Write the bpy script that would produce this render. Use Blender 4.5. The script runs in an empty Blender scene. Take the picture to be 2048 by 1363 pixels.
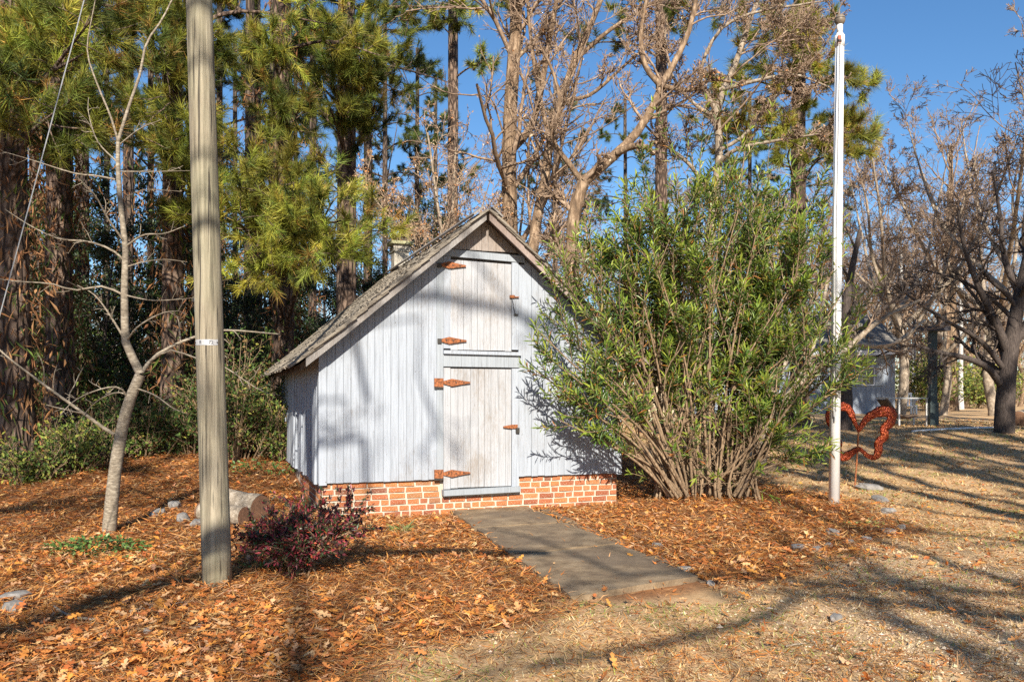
import bpy, math, numpy as np
from math import radians, sin, cos, pi
from mathutils import Vector

# ------------------------------------------------------------------ camera, sky, sun, exposure
scene = bpy.context.scene
col = scene.collection
FPX, HZ, CAMZ = 1650.0, 790.0, 1.45            # focal length in photo pixels, horizon row, eye height
cam_data = bpy.data.cameras.new('camera')
cam = bpy.data.objects.new('camera', cam_data)
col.objects.link(cam)
cam.location = (0, 0, CAMZ)
cam.rotation_euler = (radians(90), 0, 0)
cam_data.sensor_width = 36.0
cam_data.lens = FPX / 2048 * 36
cam_data.shift_y = (HZ - 681.5) / 2048
cam_data.clip_start = 0.05
cam_data.clip_end = 2000
scene.camera = cam

SUN_EL = radians(30)
SUN_AZ = (0.05, -1.0)
SUN = np.array([SUN_AZ[0] * cos(SUN_EL), SUN_AZ[1] * cos(SUN_EL), sin(SUN_EL)])
SUN /= np.linalg.norm(SUN)
world = bpy.data.worlds.new('World')
scene.world = world
world.use_nodes = True
wn = world.node_tree
bg = wn.nodes['Background']
sky = wn.nodes.new('ShaderNodeTexSky')
sky.sky_type = 'NISHITA'
sky.sun_disc = False
sky.sun_elevation = SUN_EL
sky.sun_rotation = math.atan2(SUN[0], SUN[1])
sky.air_density = 1.0
sky.dust_density = 0.25
sky.ozone_density = 4.0
hs_ = wn.nodes.new('ShaderNodeHueSaturation')
hs_.inputs['Saturation'].default_value = 1.15
wn.links.new(sky.outputs[0], hs_.inputs['Color'])
wn.links.new(hs_.outputs[0], bg.inputs[0])
bg.inputs[1].default_value = 0.085
ld = bpy.data.lights.new('sun', 'SUN')
ld.energy = 5.0
ld.angle = radians(0.5)
ld.color = (1.0, 0.92, 0.79)
sun = bpy.data.objects.new('sun', ld)
col.objects.link(sun)
sun.rotation_euler = Vector(SUN).to_track_quat('Z', 'Y').to_euler()
scene.view_settings.view_transform = 'Standard'
scene.view_settings.look = 'None'
scene.view_settings.gamma = 1.0
scene.view_settings.exposure = 0.86
scene.cycles.use_denoising = False
scene.cycles.max_bounces = 6
scene.cycles.diffuse_bounces = 3
scene.cycles.transparent_max_bounces = 4

# ------------------------------------------------------------------ helpers
rng = np.random.default_rng(7)
def nrm(a):
    return a / np.maximum(np.linalg.norm(a, axis=-1, keepdims=True), 1e-9)
def sm(x, a, b):
    t = np.clip((np.asarray(x, float) - a) / (b - a), 0, 1)
    return t * t * (3 - 2 * t)
def W(px, py, d):                               # photo pixel at a distance -> place in the world
    return np.array([(px - 1024) / FPX * d, d, CAMZ - (py - HZ) / FPX * d])
def gz(x, y):                                   # height of the ground
    x = np.asarray(x, float); y = np.asarray(y, float)
    bank = 0.50 * sm(y, 8.2, 14.5) * sm(-x, 1.2, 4.2)
    rise = 0.66 * sm(y, 11.5, 22) + 0.12 * sm(y, 22, 45)
    mound = 0.11 * np.exp(-((x - 3.0) / 1.9) ** 2 - ((y - 10.7) / 1.5) ** 2)
    rough = 0.012 * np.sin(3.1 * x + 1.3 * y) + 0.010 * np.sin(5.3 * y - 2.2 * x + 1) + 0.008 * np.sin(7.9 * x + 4.1 * y)
    path = np.exp(-((x + 0.25 * (y - 8.3) - 0.25) / 0.75) ** 2) * (y < 10.6)
    return np.maximum(bank, rise) + mound + rough * (1 - 0.9 * path)
def G(px, py):
    d = np.concatenate([np.arange(2.5, 30, .01), np.arange(30, 120, .1)])
    x = (px - 1024) / FPX * d
    below = CAMZ - (py - HZ) / FPX * d <= gz(x, d)
    k = int(np.argmax(below)) if below.any() else len(d) - 1
    return np.array([x[k], d[k], float(gz(x[k], d[k]))])

class MB:                                       # collects geometry for ONE mesh object
    def __init__(s):
        s.V, s.F, s.C, s.n = [], [], [], 0
    def add(s, V, F, C=None):
        V = np.asarray(V, float).reshape(-1, 3); F = np.asarray(F, int)
        s.V.append(V); s.F.append(F + s.n); s.n += len(V)
        if C is None: C = np.ones((len(V), 3))
        C = np.asarray(C, float)
        if C.ndim == 1: C = np.tile(C, (len(V), 1))
        s.C.append(C)
        return s
    def mesh(s, name, mat, smooth=False):
        me = bpy.data.meshes.new(name)
        V = np.concatenate(s.V); C = np.concatenate(s.C)
        me.vertices.add(len(V)); me.vertices.foreach_set('co', V.astype(np.float32).ravel())
        loops = np.concatenate([f.ravel() for f in s.F])
        tot = np.concatenate([np.full(len(f), f.shape[1]) for f in s.F])
        me.loops.add(len(loops)); me.loops.foreach_set('vertex_index', loops.astype(np.int32))
        me.polygons.add(len(tot))
        me.polygons.foreach_set('loop_start', (np.cumsum(tot) - tot).astype(np.int32))
        me.polygons.foreach_set('use_smooth', np.full(len(tot), smooth))
        at = me.color_attributes.new('Col', 'FLOAT_COLOR', 'POINT')
        at.data.foreach_set('color', np.concatenate([C, np.ones((len(C), 1))], 1).astype(np.float32).ravel())
        me.update(calc_edges=True)
        if mat: me.materials.append(mat)
        return me
    def build(s, name, mat, parent=None, smooth=False, **props):
        return link(name, s.mesh(name, mat, smooth), parent, **props)
def link(name, data, parent=None, **props):
    o = bpy.data.objects.new(name, data)
    col.objects.link(o)
    if parent is not None: o.parent = parent
    for k, v in props.items(): o[k] = v
    return o
def thing(name, label, category, loc=(0, 0, 0), rz=0.0, group=None):
    o = link(name, None, None, label=label, category=category)
    o.empty_display_size = .1
    o.location = [float(v) for v in loc]; o.rotation_euler = (0, 0, rz)
    if group: o['group'] = group
    return o
def copy_tree(o, loc, rz=0, sc=1.0, label=None, group=None, parent=None):
    c = o.copy(); col.objects.link(c)
    if parent is None:
        c.location = [float(v) for v in loc]; c.rotation_euler = (0, 0, rz)
        c.scale = (sc, sc, sc) if np.isscalar(sc) else sc
        if label: c['label'] = label
        if group: c['group'] = group
    else: c.parent = parent
    for ch in [q for q in o.children]: copy_tree(ch, None, parent=c)
    return c

BOXF = np.array([[0, 3, 2, 1], [4, 5, 6, 7], [0, 1, 5, 4], [1, 2, 6, 5], [2, 3, 7, 6], [3, 0, 4, 7]])
def boxv(x0, x1, y0, y1, z0, z1):
    return np.array([[x0, y0, z0], [x1, y0, z0], [x1, y1, z0], [x0, y1, z0], [x0, y0, z1], [x1, y0, z1], [x1, y1, z1], [x0, y1, z1]], float)
def box(x0, x1, y0, y1, z0, z1):
    return MB().add(boxv(x0, x1, y0, y1, z0, z1), BOXF)
def prism(mb, pts, y0, y1, C=None):             # polygon in x,z (counter-clockwise seen from -y) pushed from y0 to y1
    p = np.array(pts, float); n = len(p)
    V = np.concatenate([np.c_[p[:, 0], np.full(n, y0), p[:, 1]], np.c_[p[:, 0], np.full(n, y1), p[:, 1]]])
    mb.add(V, np.zeros((0, 4), int), C)
    b = mb.n - 2 * n
    mb.F.append(np.array([list(range(n))]) + b)
    mb.F.append(np.array([list(range(2 * n - 1, n - 1, -1))]) + b)
    mb.F.append(np.array([[(i + 1) % n, i, n + i, n + (i + 1) % n] for i in range(n)]) + b)
    return mb
def tubes(mb, P, R, k=5, C=None, cap=False):    # many tubes at once: P (T,N,3), R (T,N)
    P = np.asarray(P, float); R = np.asarray(R, float)
    if P.ndim == 2: P = P[None]; R = R[None]
    T, N, _ = P.shape
    t = nrm(np.gradient(P, axis=1))
    m = nrm(P[:, -1] - P[:, 0])
    ref = np.where(np.abs(m[:, 2:3]) > .8, [[1., 0, 0]], [[0, 0, 1.]])[:, None, :]
    a = nrm(np.cross(t, ref)); b = np.cross(t, a)
    th = np.arange(k) / k * 2 * pi
    ring = P[:, :, None] + R[:, :, None, None] * (a[:, :, None] * np.cos(th)[None, None, :, None] + b[:, :, None] * np.sin(th)[None, None, :, None])
    idx = np.arange(T * N * k).reshape(T, N, k)
    q = np.stack([idx[:, :-1], np.roll(idx, -1, 2)[:, :-1], np.roll(idx, -1, 2)[:, 1:], idx[:, 1:]], -1).reshape(-1, 4)
    if C is not None:
        C = np.asarray(C, float)
        if C.ndim == 2: C = np.repeat(C, N * k, 0)
    mb.add(ring.reshape(-1, 3), q, C)
    if cap:
        mb.F.append(idx[:, -1] + mb.n - T * N * k); mb.F.append(idx[:, 0, ::-1] + mb.n - T * N * k)
    return mb
def smooth_line(pts, n):
    p = np.array(pts, float)
    if len(p) > 2:
        e = np.concatenate([[2 * p[0] - p[1]], p, [2 * p[-1] - p[-2]]])
        out = []
        for i in range(1, len(e) - 2):
            t = np.linspace(0, 1, 8, endpoint=False)[:, None]
            a, b, c, d = e[i - 1], e[i], e[i + 1], e[i + 2]
            out.append(.5 * ((2 * b) + (c - a) * t + (2 * a - 5 * b + 4 * c - d) * t ** 2 + (-a + 3 * b - 3 * c + d) * t ** 3))
        p = np.concatenate(out + [p[-1:]])
    s = np.concatenate([[0], np.cumsum(np.linalg.norm(np.diff(p, axis=0), axis=1))])
    u = np.linspace(0, s[-1], n)
    return np.stack([np.interp(u, s, p[:, j]) for j in range(3)], 1)
def grow(P, R, n, t0=.25, t1=1.0, ang=(35, 65), ratio=.5, wig=.12, up=.1, N=5, thin=.6, rmin=.003, tip=.4, g=rng, fall=.5):
    T, M, _ = P.shape                           # new branches on the given branches
    pi_ = np.repeat(np.arange(T), n)
    K = len(pi_)
    t = g.uniform(t0, t1, K)
    f = t * (M - 1); i = np.minimum(f.astype(int), M - 2); w = (f - i)[:, None]
    base = P[pi_, i] * (1 - w) + P[pi_, i + 1] * w
    tan = nrm(P[pi_, i + 1] - P[pi_, i])
    rr = R[pi_, i] * (1 - w[:, 0]) + R[pi_, i + 1] * w[:, 0]
    L = np.linalg.norm(np.diff(P, axis=1), axis=2).sum(1)[pi_]
    perp = nrm(np.cross(tan, g.normal(size=(K, 3))))
    a = np.radians(g.uniform(*ang, K))[:, None]
    d = nrm(tan * np.cos(a) + perp * np.sin(a) + np.array([0, 0, up]))
    l = ratio * L * (1 - fall * t) * g.uniform(.6, 1.25, K)
    pts = [base]
    for k in range(N - 1):
        pts.append(pts[-1] + d * (l / (N - 1))[:, None])
        d = nrm(d + g.normal(size=(K, 3)) * wig + np.array([0, 0, up * .5]))
    r0 = np.maximum(rr * thin, rmin)
    return np.stack(pts, 1), r0[:, None] * np.linspace(1, tip, N)[None]
def leaves(mb, B, D, U, L, Wd, C, fold=.25, six=True):   # folded pointed leaves from base B along D, U = up side
    n = len(B); D = nrm(D); S = nrm(np.cross(D, U)); U = np.cross(S, D)
    L = np.broadcast_to(L, n)[:, None]; Wd = np.broadcast_to(Wd, n)[:, None] / 2
    tip = B + D * L - U * L * .08
    if six:
        v = np.stack([B, B + D * L * .3 + S * Wd * .85 + U * Wd * fold, B + D * L * .68 + S * Wd * .8 + U * Wd * fold, tip,
                      B + D * L * .68 - S * Wd * .8 + U * Wd * fold, B + D * L * .3 - S * Wd * .85 + U * Wd * fold], 1)
        q = np.array([[0, 1, 2, 3], [0, 3, 4, 5]])
    else:
        v = np.stack([B, B + D * L * .45 + S * Wd + U * Wd * fold, tip, B + D * L * .45 - S * Wd + U * Wd * fold], 1)
        q = np.array([[0, 1, 2], [0, 2, 3]])
    k = v.shape[1]
    F = (q[None] + (np.arange(n) * k)[:, None, None]).reshape(-1, q.shape[1])
    mb.add(v.reshape(-1, 3), F, np.repeat(C, k, 0))
    return mb
def needles(mb, Cn, D, n, L, wd, C, spread=1.1, g=rng):  # pine tufts: n needles fanned round a short length of twig
    T = len(Cn)
    D = nrm(D)
    sp = spread * g.uniform(.32, .62, (T, 1, 1))
    nd = nrm(D[:, None] + g.normal(size=(T, n, 3)) * sp)
    l = L * g.uniform(.75, 1.3, (T, 1, 1)) * g.uniform(.7, 1.12, (T, n, 1))
    b = Cn[:, None] - D[:, None] * g.uniform(0, .9, (T, n, 1)) * L
    s = nrm(np.cross(nd, g.normal(size=(T, n, 3)))) * wd
    v = np.stack([b - s, b + s, b + nd * l + np.array([0, 0, -.22]) * l * g.uniform(.3, 1.2, (T, n, 1))], 2).reshape(-1, 3)
    cc = np.repeat(np.repeat(C, n, 0) * g.uniform(.7, 1.35, (T * n, 1)), 3, 0)
    mb.add(v, np.arange(len(v)).reshape(-1, 3), cc)
    return mb
def pick(cols, n, g=rng, jit=.18, p=None):
    c = np.array(cols)[g.choice(len(cols), n, p=p)]
    return c * g.uniform(1 - jit, 1 + jit, (n, 1)) * g.uniform(1 - jit * .3, 1 + jit * .3, (n, 3))
# ------------------------------------------------------------------ materials
def new_mat(name):
    m = bpy.data.materials.new(name); m.use_nodes = True
    nt = m.node_tree
    return m, nt, nt.nodes['Principled BSDF']
def nd(nt, t, **kw):
    n = nt.nodes.new(t)
    for k, v in kw.items():
        if k in n.inputs.keys() if isinstance(k, str) else False: n.inputs[k].default_value = v
        else: setattr(n, k, v)
    return n
def noise(nt, vec, scale, detail=6, rough=.6, w=None):
    n = nt.nodes.new('ShaderNodeTexNoise')
    n.inputs['Scale'].default_value = scale; n.inputs['Detail'].default_value = detail; n.inputs['Roughness'].default_value = rough
    if w is not None:
        n.noise_dimensions = '4D'; nt.links.new(w, n.inputs['W'])
    if vec is not None: nt.links.new(vec, n.inputs['Vector'])
    return n.outputs['Fac']
def mapping(nt, scale=(1, 1, 1), coord='Object'):
    tc = nt.nodes.new('ShaderNodeTexCoord'); mp = nt.nodes.new('ShaderNodeMapping')
    mp.inputs['Scale'].default_value = scale
    nt.links.new(tc.outputs[coord], mp.inputs['Vector'])
    return mp.outputs[0]
def ramp(nt, fac, stops):
    r = nt.nodes.new('ShaderNodeValToRGB')
    e = r.color_ramp.elements
    while len(e) < len(stops): e.new(.5)
    for k, (p, c) in zip(e, stops):
        k.position = p; k.color = (*c, 1) if len(c) == 3 else c
    nt.links.new(fac, r.inputs[0])
    return r.outputs[0]
def mix(nt, fac, a, b, mode='MIX'):
    m = nt.nodes.new('ShaderNodeMix'); m.data_type = 'RGBA'; m.blend_type = mode
    for s, v in ((m.inputs[0], fac), (m.inputs[6], a), (m.inputs[7], b)):
        if hasattr(v, 'links'): nt.links.new(v, s)
        elif isinstance(v, (int, float)): s.default_value = v
        else: s.default_value = (*v, 1)
    return m.outputs[2]
def mth(nt, op, a, b=0.0):
    m = nt.nodes.new('ShaderNodeMath'); m.operation = op
    for s, v in ((m.inputs[0], a), (m.inputs[1], b)):
        if hasattr(v, 'links'): nt.links.new(v, s)
        else: s.default_value = v
    return m.outputs[0]
def bump(nt, bs, h, strength=.5, dist=.01):
    b = nt.nodes.new('ShaderNodeBump'); b.inputs['Strength'].default_value = strength; b.inputs['Distance'].default_value = dist
    nt.links.new(h, b.inputs['Height']); nt.links.new(b.outputs[0], bs.inputs['Normal'])
def attr(nt, name='Col'):
    a = nt.nodes.new('ShaderNodeAttribute'); a.attribute_name = name
    return a.outputs['Color']
def rnd(nt):
    return nt.nodes.new('ShaderNodeObjectInfo').outputs['Random']
GR = (.5, .5, .5)
def plain(name, c, rough=.6, metal=0.0, var=.25, scale=12, bmp=.15):
    m, nt, bs = new_mat(name)
    f = noise(nt, mapping(nt), scale)
    nt.links.new(ramp(nt, f, [(.3, tuple(v * (1 - var) for v in c)), (.7, tuple(min(1, v * (1 + var)) for v in c))]), bs.inputs['Base Color'])
    bs.inputs['Roughness'].default_value = rough; bs.inputs['Metallic'].default_value = metal
    if bmp: bump(nt, bs, f, bmp, .01)
    return m
def painted(name, paint, wood, peel=.5, rough=.75):      # weathered paint on boards, its own wear on every board
    m, nt, bs = new_mat(name)
    r = rnd(nt); w = mth(nt, 'MULTIPLY', r, 37.0)
    st = noise(nt, mapping(nt, (14, 14, .55)), 4, 6, .65, w)
    fine = noise(nt, mapping(nt, (60, 60, 3)), 5, 5, .7, w)
    blot = noise(nt, mapping(nt, (1, 1, .6)), 1.7, 5, .6)
    speck = noise(nt, mapping(nt, (1, 1, .6)), 32, 3, .6, w)
    base = ramp(nt, st, [(.30, tuple(v * .60 for v in paint)), (.47, tuple(v * .93 for v in paint)), (.58, paint), (.75, tuple(min(1, v * 1.14) for v in paint))])
    base = mix(nt, mth(nt, 'MULTIPLY', r, .22), base, tuple(v * .62 for v in paint))
    k = mth(nt, 'ADD', mth(nt, 'MULTIPLY', fine, .75), mth(nt, 'MULTIPLY', blot, .55))
    mask = ramp(nt, k, [(peel, (0, 0, 0)), (peel + .16, (1, 1, 1))])
    base = mix(nt, mask, base, mix(nt, fine, tuple(v * .7 for v in wood), wood))
    sp = ramp(nt, speck, [(.675, (0, 0, 0)), (.73, (1, 1, 1))])
    base = mix(nt, mth(nt, 'MULTIPLY', sp, .75), base, (.10, .085, .07))
    nt.links.new(base, bs.inputs['Base Color'])
    bs.inputs['Roughness'].default_value = rough
    bump(nt, bs, mth(nt, 'ADD', fine, st), .35, .004)
    return m
def bark(name, a, b, scale=(7, 7, 1.6), depth=.03, vor=True):
    m, nt, bs = new_mat(name)
    v = mapping(nt, scale)
    n = noise(nt, v, 3, 8, .65)
    n2 = noise(nt, mapping(nt), .9, 3)
    if vor:
        vo = nt.nodes.new('ShaderNodeTexVoronoi'); vo.feature = 'DISTANCE_TO_EDGE'; vo.inputs['Scale'].default_value = 1.6
        nt.links.new(v, vo.inputs['Vector'])
        crack = ramp(nt, vo.outputs['Distance'], [(.0, (0, 0, 0)), (.22, (1, 1, 1))])
        h = mth(nt, 'MULTIPLY', crack, mth(nt, 'ADD', n, .35))
    else: h = n
    c = ramp(nt, h, [(.15, tuple(x * .35 for x in a)), (.5, a), (.85, b)] if vor else [(.32, tuple(x * .4 for x in a)), (.5, a), (.66, b)])
    c = mix(nt, mth(nt, 'MULTIPLY', n2, .5), c, tuple(x * .6 for x in a))
    nt.links.new(c, bs.inputs['Base Color']); bs.inputs['Roughness'].default_value = .9
    bump(nt, bs, h, .9, depth)
    return m
def foliage(name, rough=.5, trans=.0, spec=.4):
    m, nt, bs = new_mat(name)
    c = attr(nt)
    nt.links.new(c, bs.inputs['Base Color'])
    bs.inputs['Roughness'].default_value = rough; bs.inputs['Specular IOR Level'].default_value = spec
    if trans:
        t = nt.nodes.new('ShaderNodeBsdfTranslucent'); nt.links.new(c, t.inputs[0])
        mx = nt.nodes.new('ShaderNodeMixShader'); mx.inputs[0].default_value = trans
        nt.links.new(bs.outputs[0], mx.inputs[1]); nt.links.new(t.outputs[0], mx.inputs[2])
        nt.links.new(mx.outputs[0], nt.nodes['Material Output'].inputs[0])
    return m

M = {}
M['paint'] = painted('white_paint', (.36, .395, .45), (.235, .21, .19), .69)
M['paint_door'] = painted('worn_door_paint', (.40, .41, .435), (.27, .225, .185), .655)
M['paint_trim'] = painted('grey_trim_paint', (.31, .34, .375), (.23, .215, .20), .73)
M['gable_wood'] = painted('bare_gable_wood', (.37, .325, .295), (.235, .175, .135), .60)
M['rake_wood'] = painted('pink_brown_rake', (.40, .315, .28), (.24, .18, .15), .55)
M['grey_rake'] = painted('grey_rake', (.36, .345, .33), (.22, .19, .17), .55)
M['dark_wood'] = plain('dark_inner_wood', (.05, .042, .036), .9)
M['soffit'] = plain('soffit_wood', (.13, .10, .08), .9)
M['rust'] = plain('rusty_iron', (.25, .085, .03), .85, 0, .75, 45, .6)
M['iron'] = plain('dark_iron', (.05, .045, .04), .6, .4, .3, 60)
m, nt, bs = new_mat('shake_wood')                # silver-brown wood shakes, each its own shade
r = rnd(nt); w = mth(nt, 'MULTIPLY', r, 41.0)
f = noise(nt, mapping(nt, (2, 40, 40)), 3, 6, .7, w)
a_ = attr(nt)
base = ramp(nt, f, [(.3, (.10, .08, .06)), (.55, (.30, .26, .205)), (.8, (.43, .38, .31))])
base = mix(nt, 1.0, base, a_, 'MULTIPLY')
base = mix(nt, mth(nt, 'MULTIPLY', r, .45), base, (.15, .115, .085))
nt.links.new(base, bs.inputs['Base Color']); bs.inputs['Roughness'].default_value = .9
bump(nt, bs, f, .6, .01); M['shake'] = m
m, nt, bs = new_mat('old_brick')                 # red and orange bricks under flaking whitewash
r = rnd(nt); w = mth(nt, 'MULTIPLY', r, 53.0)
c = ramp(nt, r, [(.0, (.27, .06, .022)), (.25, (.43, .115, .032)), (.5, (.52, .19, .045)), (.75, (.46, .135, .035)), (.9, (.50, .24, .08)), (1, (.17, .05, .03))])
f = noise(nt, mapping(nt), 22, 6, .65, w); f2 = noise(nt, mapping(nt), 9, 6, .7)
c = mix(nt, mth(nt, 'MULTIPLY', f, .6), c, tuple(x for x in (.24, .085, .04)))
c = mix(nt, ramp(nt, f2, [(.53, (0, 0, 0)), (.63, (.8, .8, .8))]), c, (.54, .45, .36))
nt.links.new(c, bs.inputs['Base Color']); bs.inputs['Roughness'].default_value = .92
bump(nt, bs, f, .6, .012); M['brick'] = m
M['mortar'] = plain('lime_mortar', (.52, .445, .355), .95, 0, .22, 18, .6)
# utility pole: grey-tan split wood, greener at the foot
m, nt, bs = new_mat('pole_wood')
st = noise(nt, mapping(nt, (8, 8, .22)), 4, 8, .75); bl = noise(nt, mapping(nt, (1, 1, .35)), 2.2, 4)
crack = noise(nt, mapping(nt, (15, 15, .35)), 3, 3, .5)
c = ramp(nt, st, [(.36, (.09, .075, .053)), (.5, (.25, .212, .15)), (.62, (.36, .312, .23))])
c = mix(nt, ramp(nt, bl, [(.42, (0, 0, 0)), (.7, (.55, .55, .55))]), c, (.25, .25, .155))
c = mix(nt, ramp(nt, crack, [(.60, (0, 0, 0)), (.64, (.9, .9, .9))]), c, (.04, .033, .025))
nt.links.new(c, bs.inputs['Base Color']); bs.inputs['Roughness'].default_value = .88
bump(nt, bs, mth(nt, 'SUBTRACT', st, crack), .8, .012); M['pole'] = m
M['pine_bark'] = bark('pine_bark', (.125, .078, .055), (.26, .18, .13), (6, 6, 1.8), .05)
M['oak_bark'] = bark('oak_bark', (.21, .135, .08), (.50, .36, .235), (5, 5, 1.6), .05, False)
M['pale_bark'] = bark('pale_bark', (.30, .235, .17), (.52, .44, .345), (5, 5, 3), .01, False)
M['young_bark'] = bark('young_bark', (.25, .205, .15), (.46, .40, .31), (6, 6, 16), .006, False)
M['stem_bark'] = bark('stem_bark', (.25, .165, .095), (.42, .31, .20), (12, 12, 5), .006, False)
M['dim_bark'] = bark('dim_pine_bark', (.075, .05, .038), (.16, .115, .085), (6, 6, 1.8), .04)  # pine bark darkened so the colour carries the shade deep in the woods
M['twig'] = bark('twig_bark', (.29, .195, .13), (.50, .375, .265), (3, 3, 3), .003, False)
M['dark_bark'] = bark('dark_bark', (.07, .052, .044), (.14, .11, .092), (14, 14, 3), .02, False)
M['white_bark'] = bark('white_bark', (.52, .49, .46), (.75, .73, .70), (4, 4, 8), .006, False)
M['needle'] = foliage('pine_needles', .5, .12, .25)
M['leaf'] = foliage('glossy_leaves', .42, .12, .45)
M['litter'] = foliage('dead_leaves', .8, .10, .15)
M['soft_leaf'] = foliage('soft_leaves', .6, .2, .25)
M['white_plastic'] = plain('white_plastic_pipe', (.78, .775, .76), .38, 0, .03, 6, .02)
M['brown_ball'] = plain('brown_ball', (.17, .135, .10), .5, 0, .25, 8)
M['red_pulley'] = plain('red_pulley', (.36, .075, .035), .6)
M['rope'] = plain('rope', (.55, .53, .50), .9)
M['steel'] = plain('galvanised_steel', (.42, .43, .44), .45, .6, .2, 30)
M['plate'] = plain('aluminium_plate', (.45, .45, .46), .5, .3, .2, 60)
M['ink'] = plain('dark_stamp', (.07, .07, .08), .7)
m, nt, bs = new_mat('red_embossed_metal')        # glossy rust-red pressed metal
f = noise(nt, mapping(nt), 26, 2, .5)
nt.links.new(ramp(nt, f, [(.35, (.17, .02, .008)), (.6, (.36, .065, .018)), (.8, (.52, .18, .05))]), bs.inputs['Base Color'])
bs.inputs['Roughness'].default_value = .33; bs.inputs['Metallic'].default_value = .55
bump(nt, bs, f, 1.0, .05); M['red_metal'] = m
M['stone'] = plain('grey_stone', (.22, .205, .19), .9, 0, .4, 14, .6)
M['log_end'] = plain('log_end', (.20, .105, .06), .9, 0, .4, 30, .3)
M['log_bark'] = bark('log_bark', (.33, .265, .195), (.58, .50, .40), (7, 7, 7), .012, False)
m, nt, bs = new_mat('concrete')
f = noise(nt, mapping(nt), 4.5, 7, .7); f2 = noise(nt, mapping(nt), 60, 4, .7); f3 = noise(nt, mapping(nt), .8, 3)
c = ramp(nt, f, [(.36, (.12, .078, .043)), (.5, (.25, .175, .10)), (.64, (.37, .275, .17))])
c = mix(nt, mth(nt, 'MULTIPLY', f2, .5), c, (.17, .12, .075), 'MIX')
c = mix(nt, ramp(nt, f3, [(.46, (0, 0, 0)), (.62, (.7, .7, .7))]), c, (.13, .095, .065))
vo = nt.nodes.new('ShaderNodeTexVoronoi'); vo.feature = 'DISTANCE_TO_EDGE'; vo.inputs['Scale'].default_value = .75
wob = nt.nodes.new('ShaderNodeTexNoise'); wob.inputs['Scale'].default_value = 3.0; nt.links.new(mapping(nt), wob.inputs['Vector'])
va = nt.nodes.new('ShaderNodeVectorMath'); va.operation = 'MULTIPLY_ADD'; va.inputs[1].default_value = (.35, .35, .35)
nt.links.new(wob.outputs['Color'], va.inputs[0]); nt.links.new(mapping(nt), va.inputs[2]); nt.links.new(va.outputs[0], vo.inputs['Vector'])
ck = ramp(nt, vo.outputs['Distance'], [(.004, (1, 1, 1)), (.012, (0, 0, 0))])
c = mix(nt, mth(nt, 'MULTIPLY', ck, .18), c, (.05, .036, .024))
nt.links.new(c, bs.inputs['Base Color']); bs.inputs['Roughness'].default_value = .92
bump(nt, bs, f2, .7, .012); M['concrete'] = m
m, nt, bs = new_mat('ground_soil')               # pine straw on one side of the drive edge, dry grass and gravel on the other
z = attr(nt, 'Col')
sep = nt.nodes.new('ShaderNodeSeparateColor'); nt.links.new(z, sep.inputs[0])
v = mapping(nt)
f1 = noise(nt, v, 1.6, 6, .65); f0 = noise(nt, v, .7, 5, .6); f2 = noise(nt, v, 28, 6, .75); f3 = noise(nt, v, 120, 3, .7)
straw = ramp(nt, f2, [(.25, (.075, .032, .012)), (.5, (.28, .115, .035)), (.7, (.44, .20, .065)), (.9, (.55, .31, .13))])
grass = ramp(nt, f2, [(.25, (.34, .19, .085)), (.5, (.58, .37, .185)), (.72, (.70, .49, .28)), (.9, (.78, .61, .40))])
grass = mix(nt, ramp(nt, f1, [(.48, (0, 0, 0)), (.72, (.7, .7, .7))]), grass, mix(nt, f3, (.36, .22, .09), (.56, .39, .19)))
grass = mix(nt, ramp(nt, f0, [(.45, (0, 0, 0)), (.65, (.75, .75, .75))]), grass, mix(nt, f2, (.20, .115, .045), (.50, .32, .14)))
straw = mix(nt, ramp(nt, f1, [(.42, (0, 0, 0)), (.62, (.8, .8, .8))]), straw, mix(nt, f2, (.05, .02, .008), (.26, .085, .025)))
c = mix(nt, sep.outputs[0], straw, grass)
c = mix(nt, mth(nt, 'MULTIPLY', sep.outputs[1], .8), c, ramp(nt, f3, [(.3, (.34, .23, .13)), (.7, (.66, .52, .35))]))
nt.links.new(c, bs.inputs['Base Color']); bs.inputs['Roughness'].default_value = .95
bump(nt, bs, mth(nt, 'ADD', f2, f3), .6, .012); M['ground'] = m
M['siding'] = painted('house_siding', (.27, .31, .37), (.24, .25, .27), .74)  # tone lowered and blued so the wall looks shaded, paler paint implied
M['house_roof'] = plain('grey_roof_shingle', (.20, .185, .165), .9, 0, .35, 30, .5)
M['house_white'] = plain('house_white_trim', (.55, .56, .58), .5, 0, .05)
M['house_glass'] = plain('window_glass', (.015, .018, .022), .08, 0, .1, 2, 0)
M['feeder_green'] = plain('dark_green_post', (.06, .085, .085), .7, 0, .3)
M['feeder_dark'] = plain('dark_feeder', (.05, .045, .055), .6)
M['chair_white'] = plain('white_chair', (.78, .78, .76), .4, 0, .04)
M['slat_wood'] = plain('pale_slat_wood', (.48, .39, .27), .8)
M['brown_wood'] = plain('brown_tray', (.15, .10, .065), .8)
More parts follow.
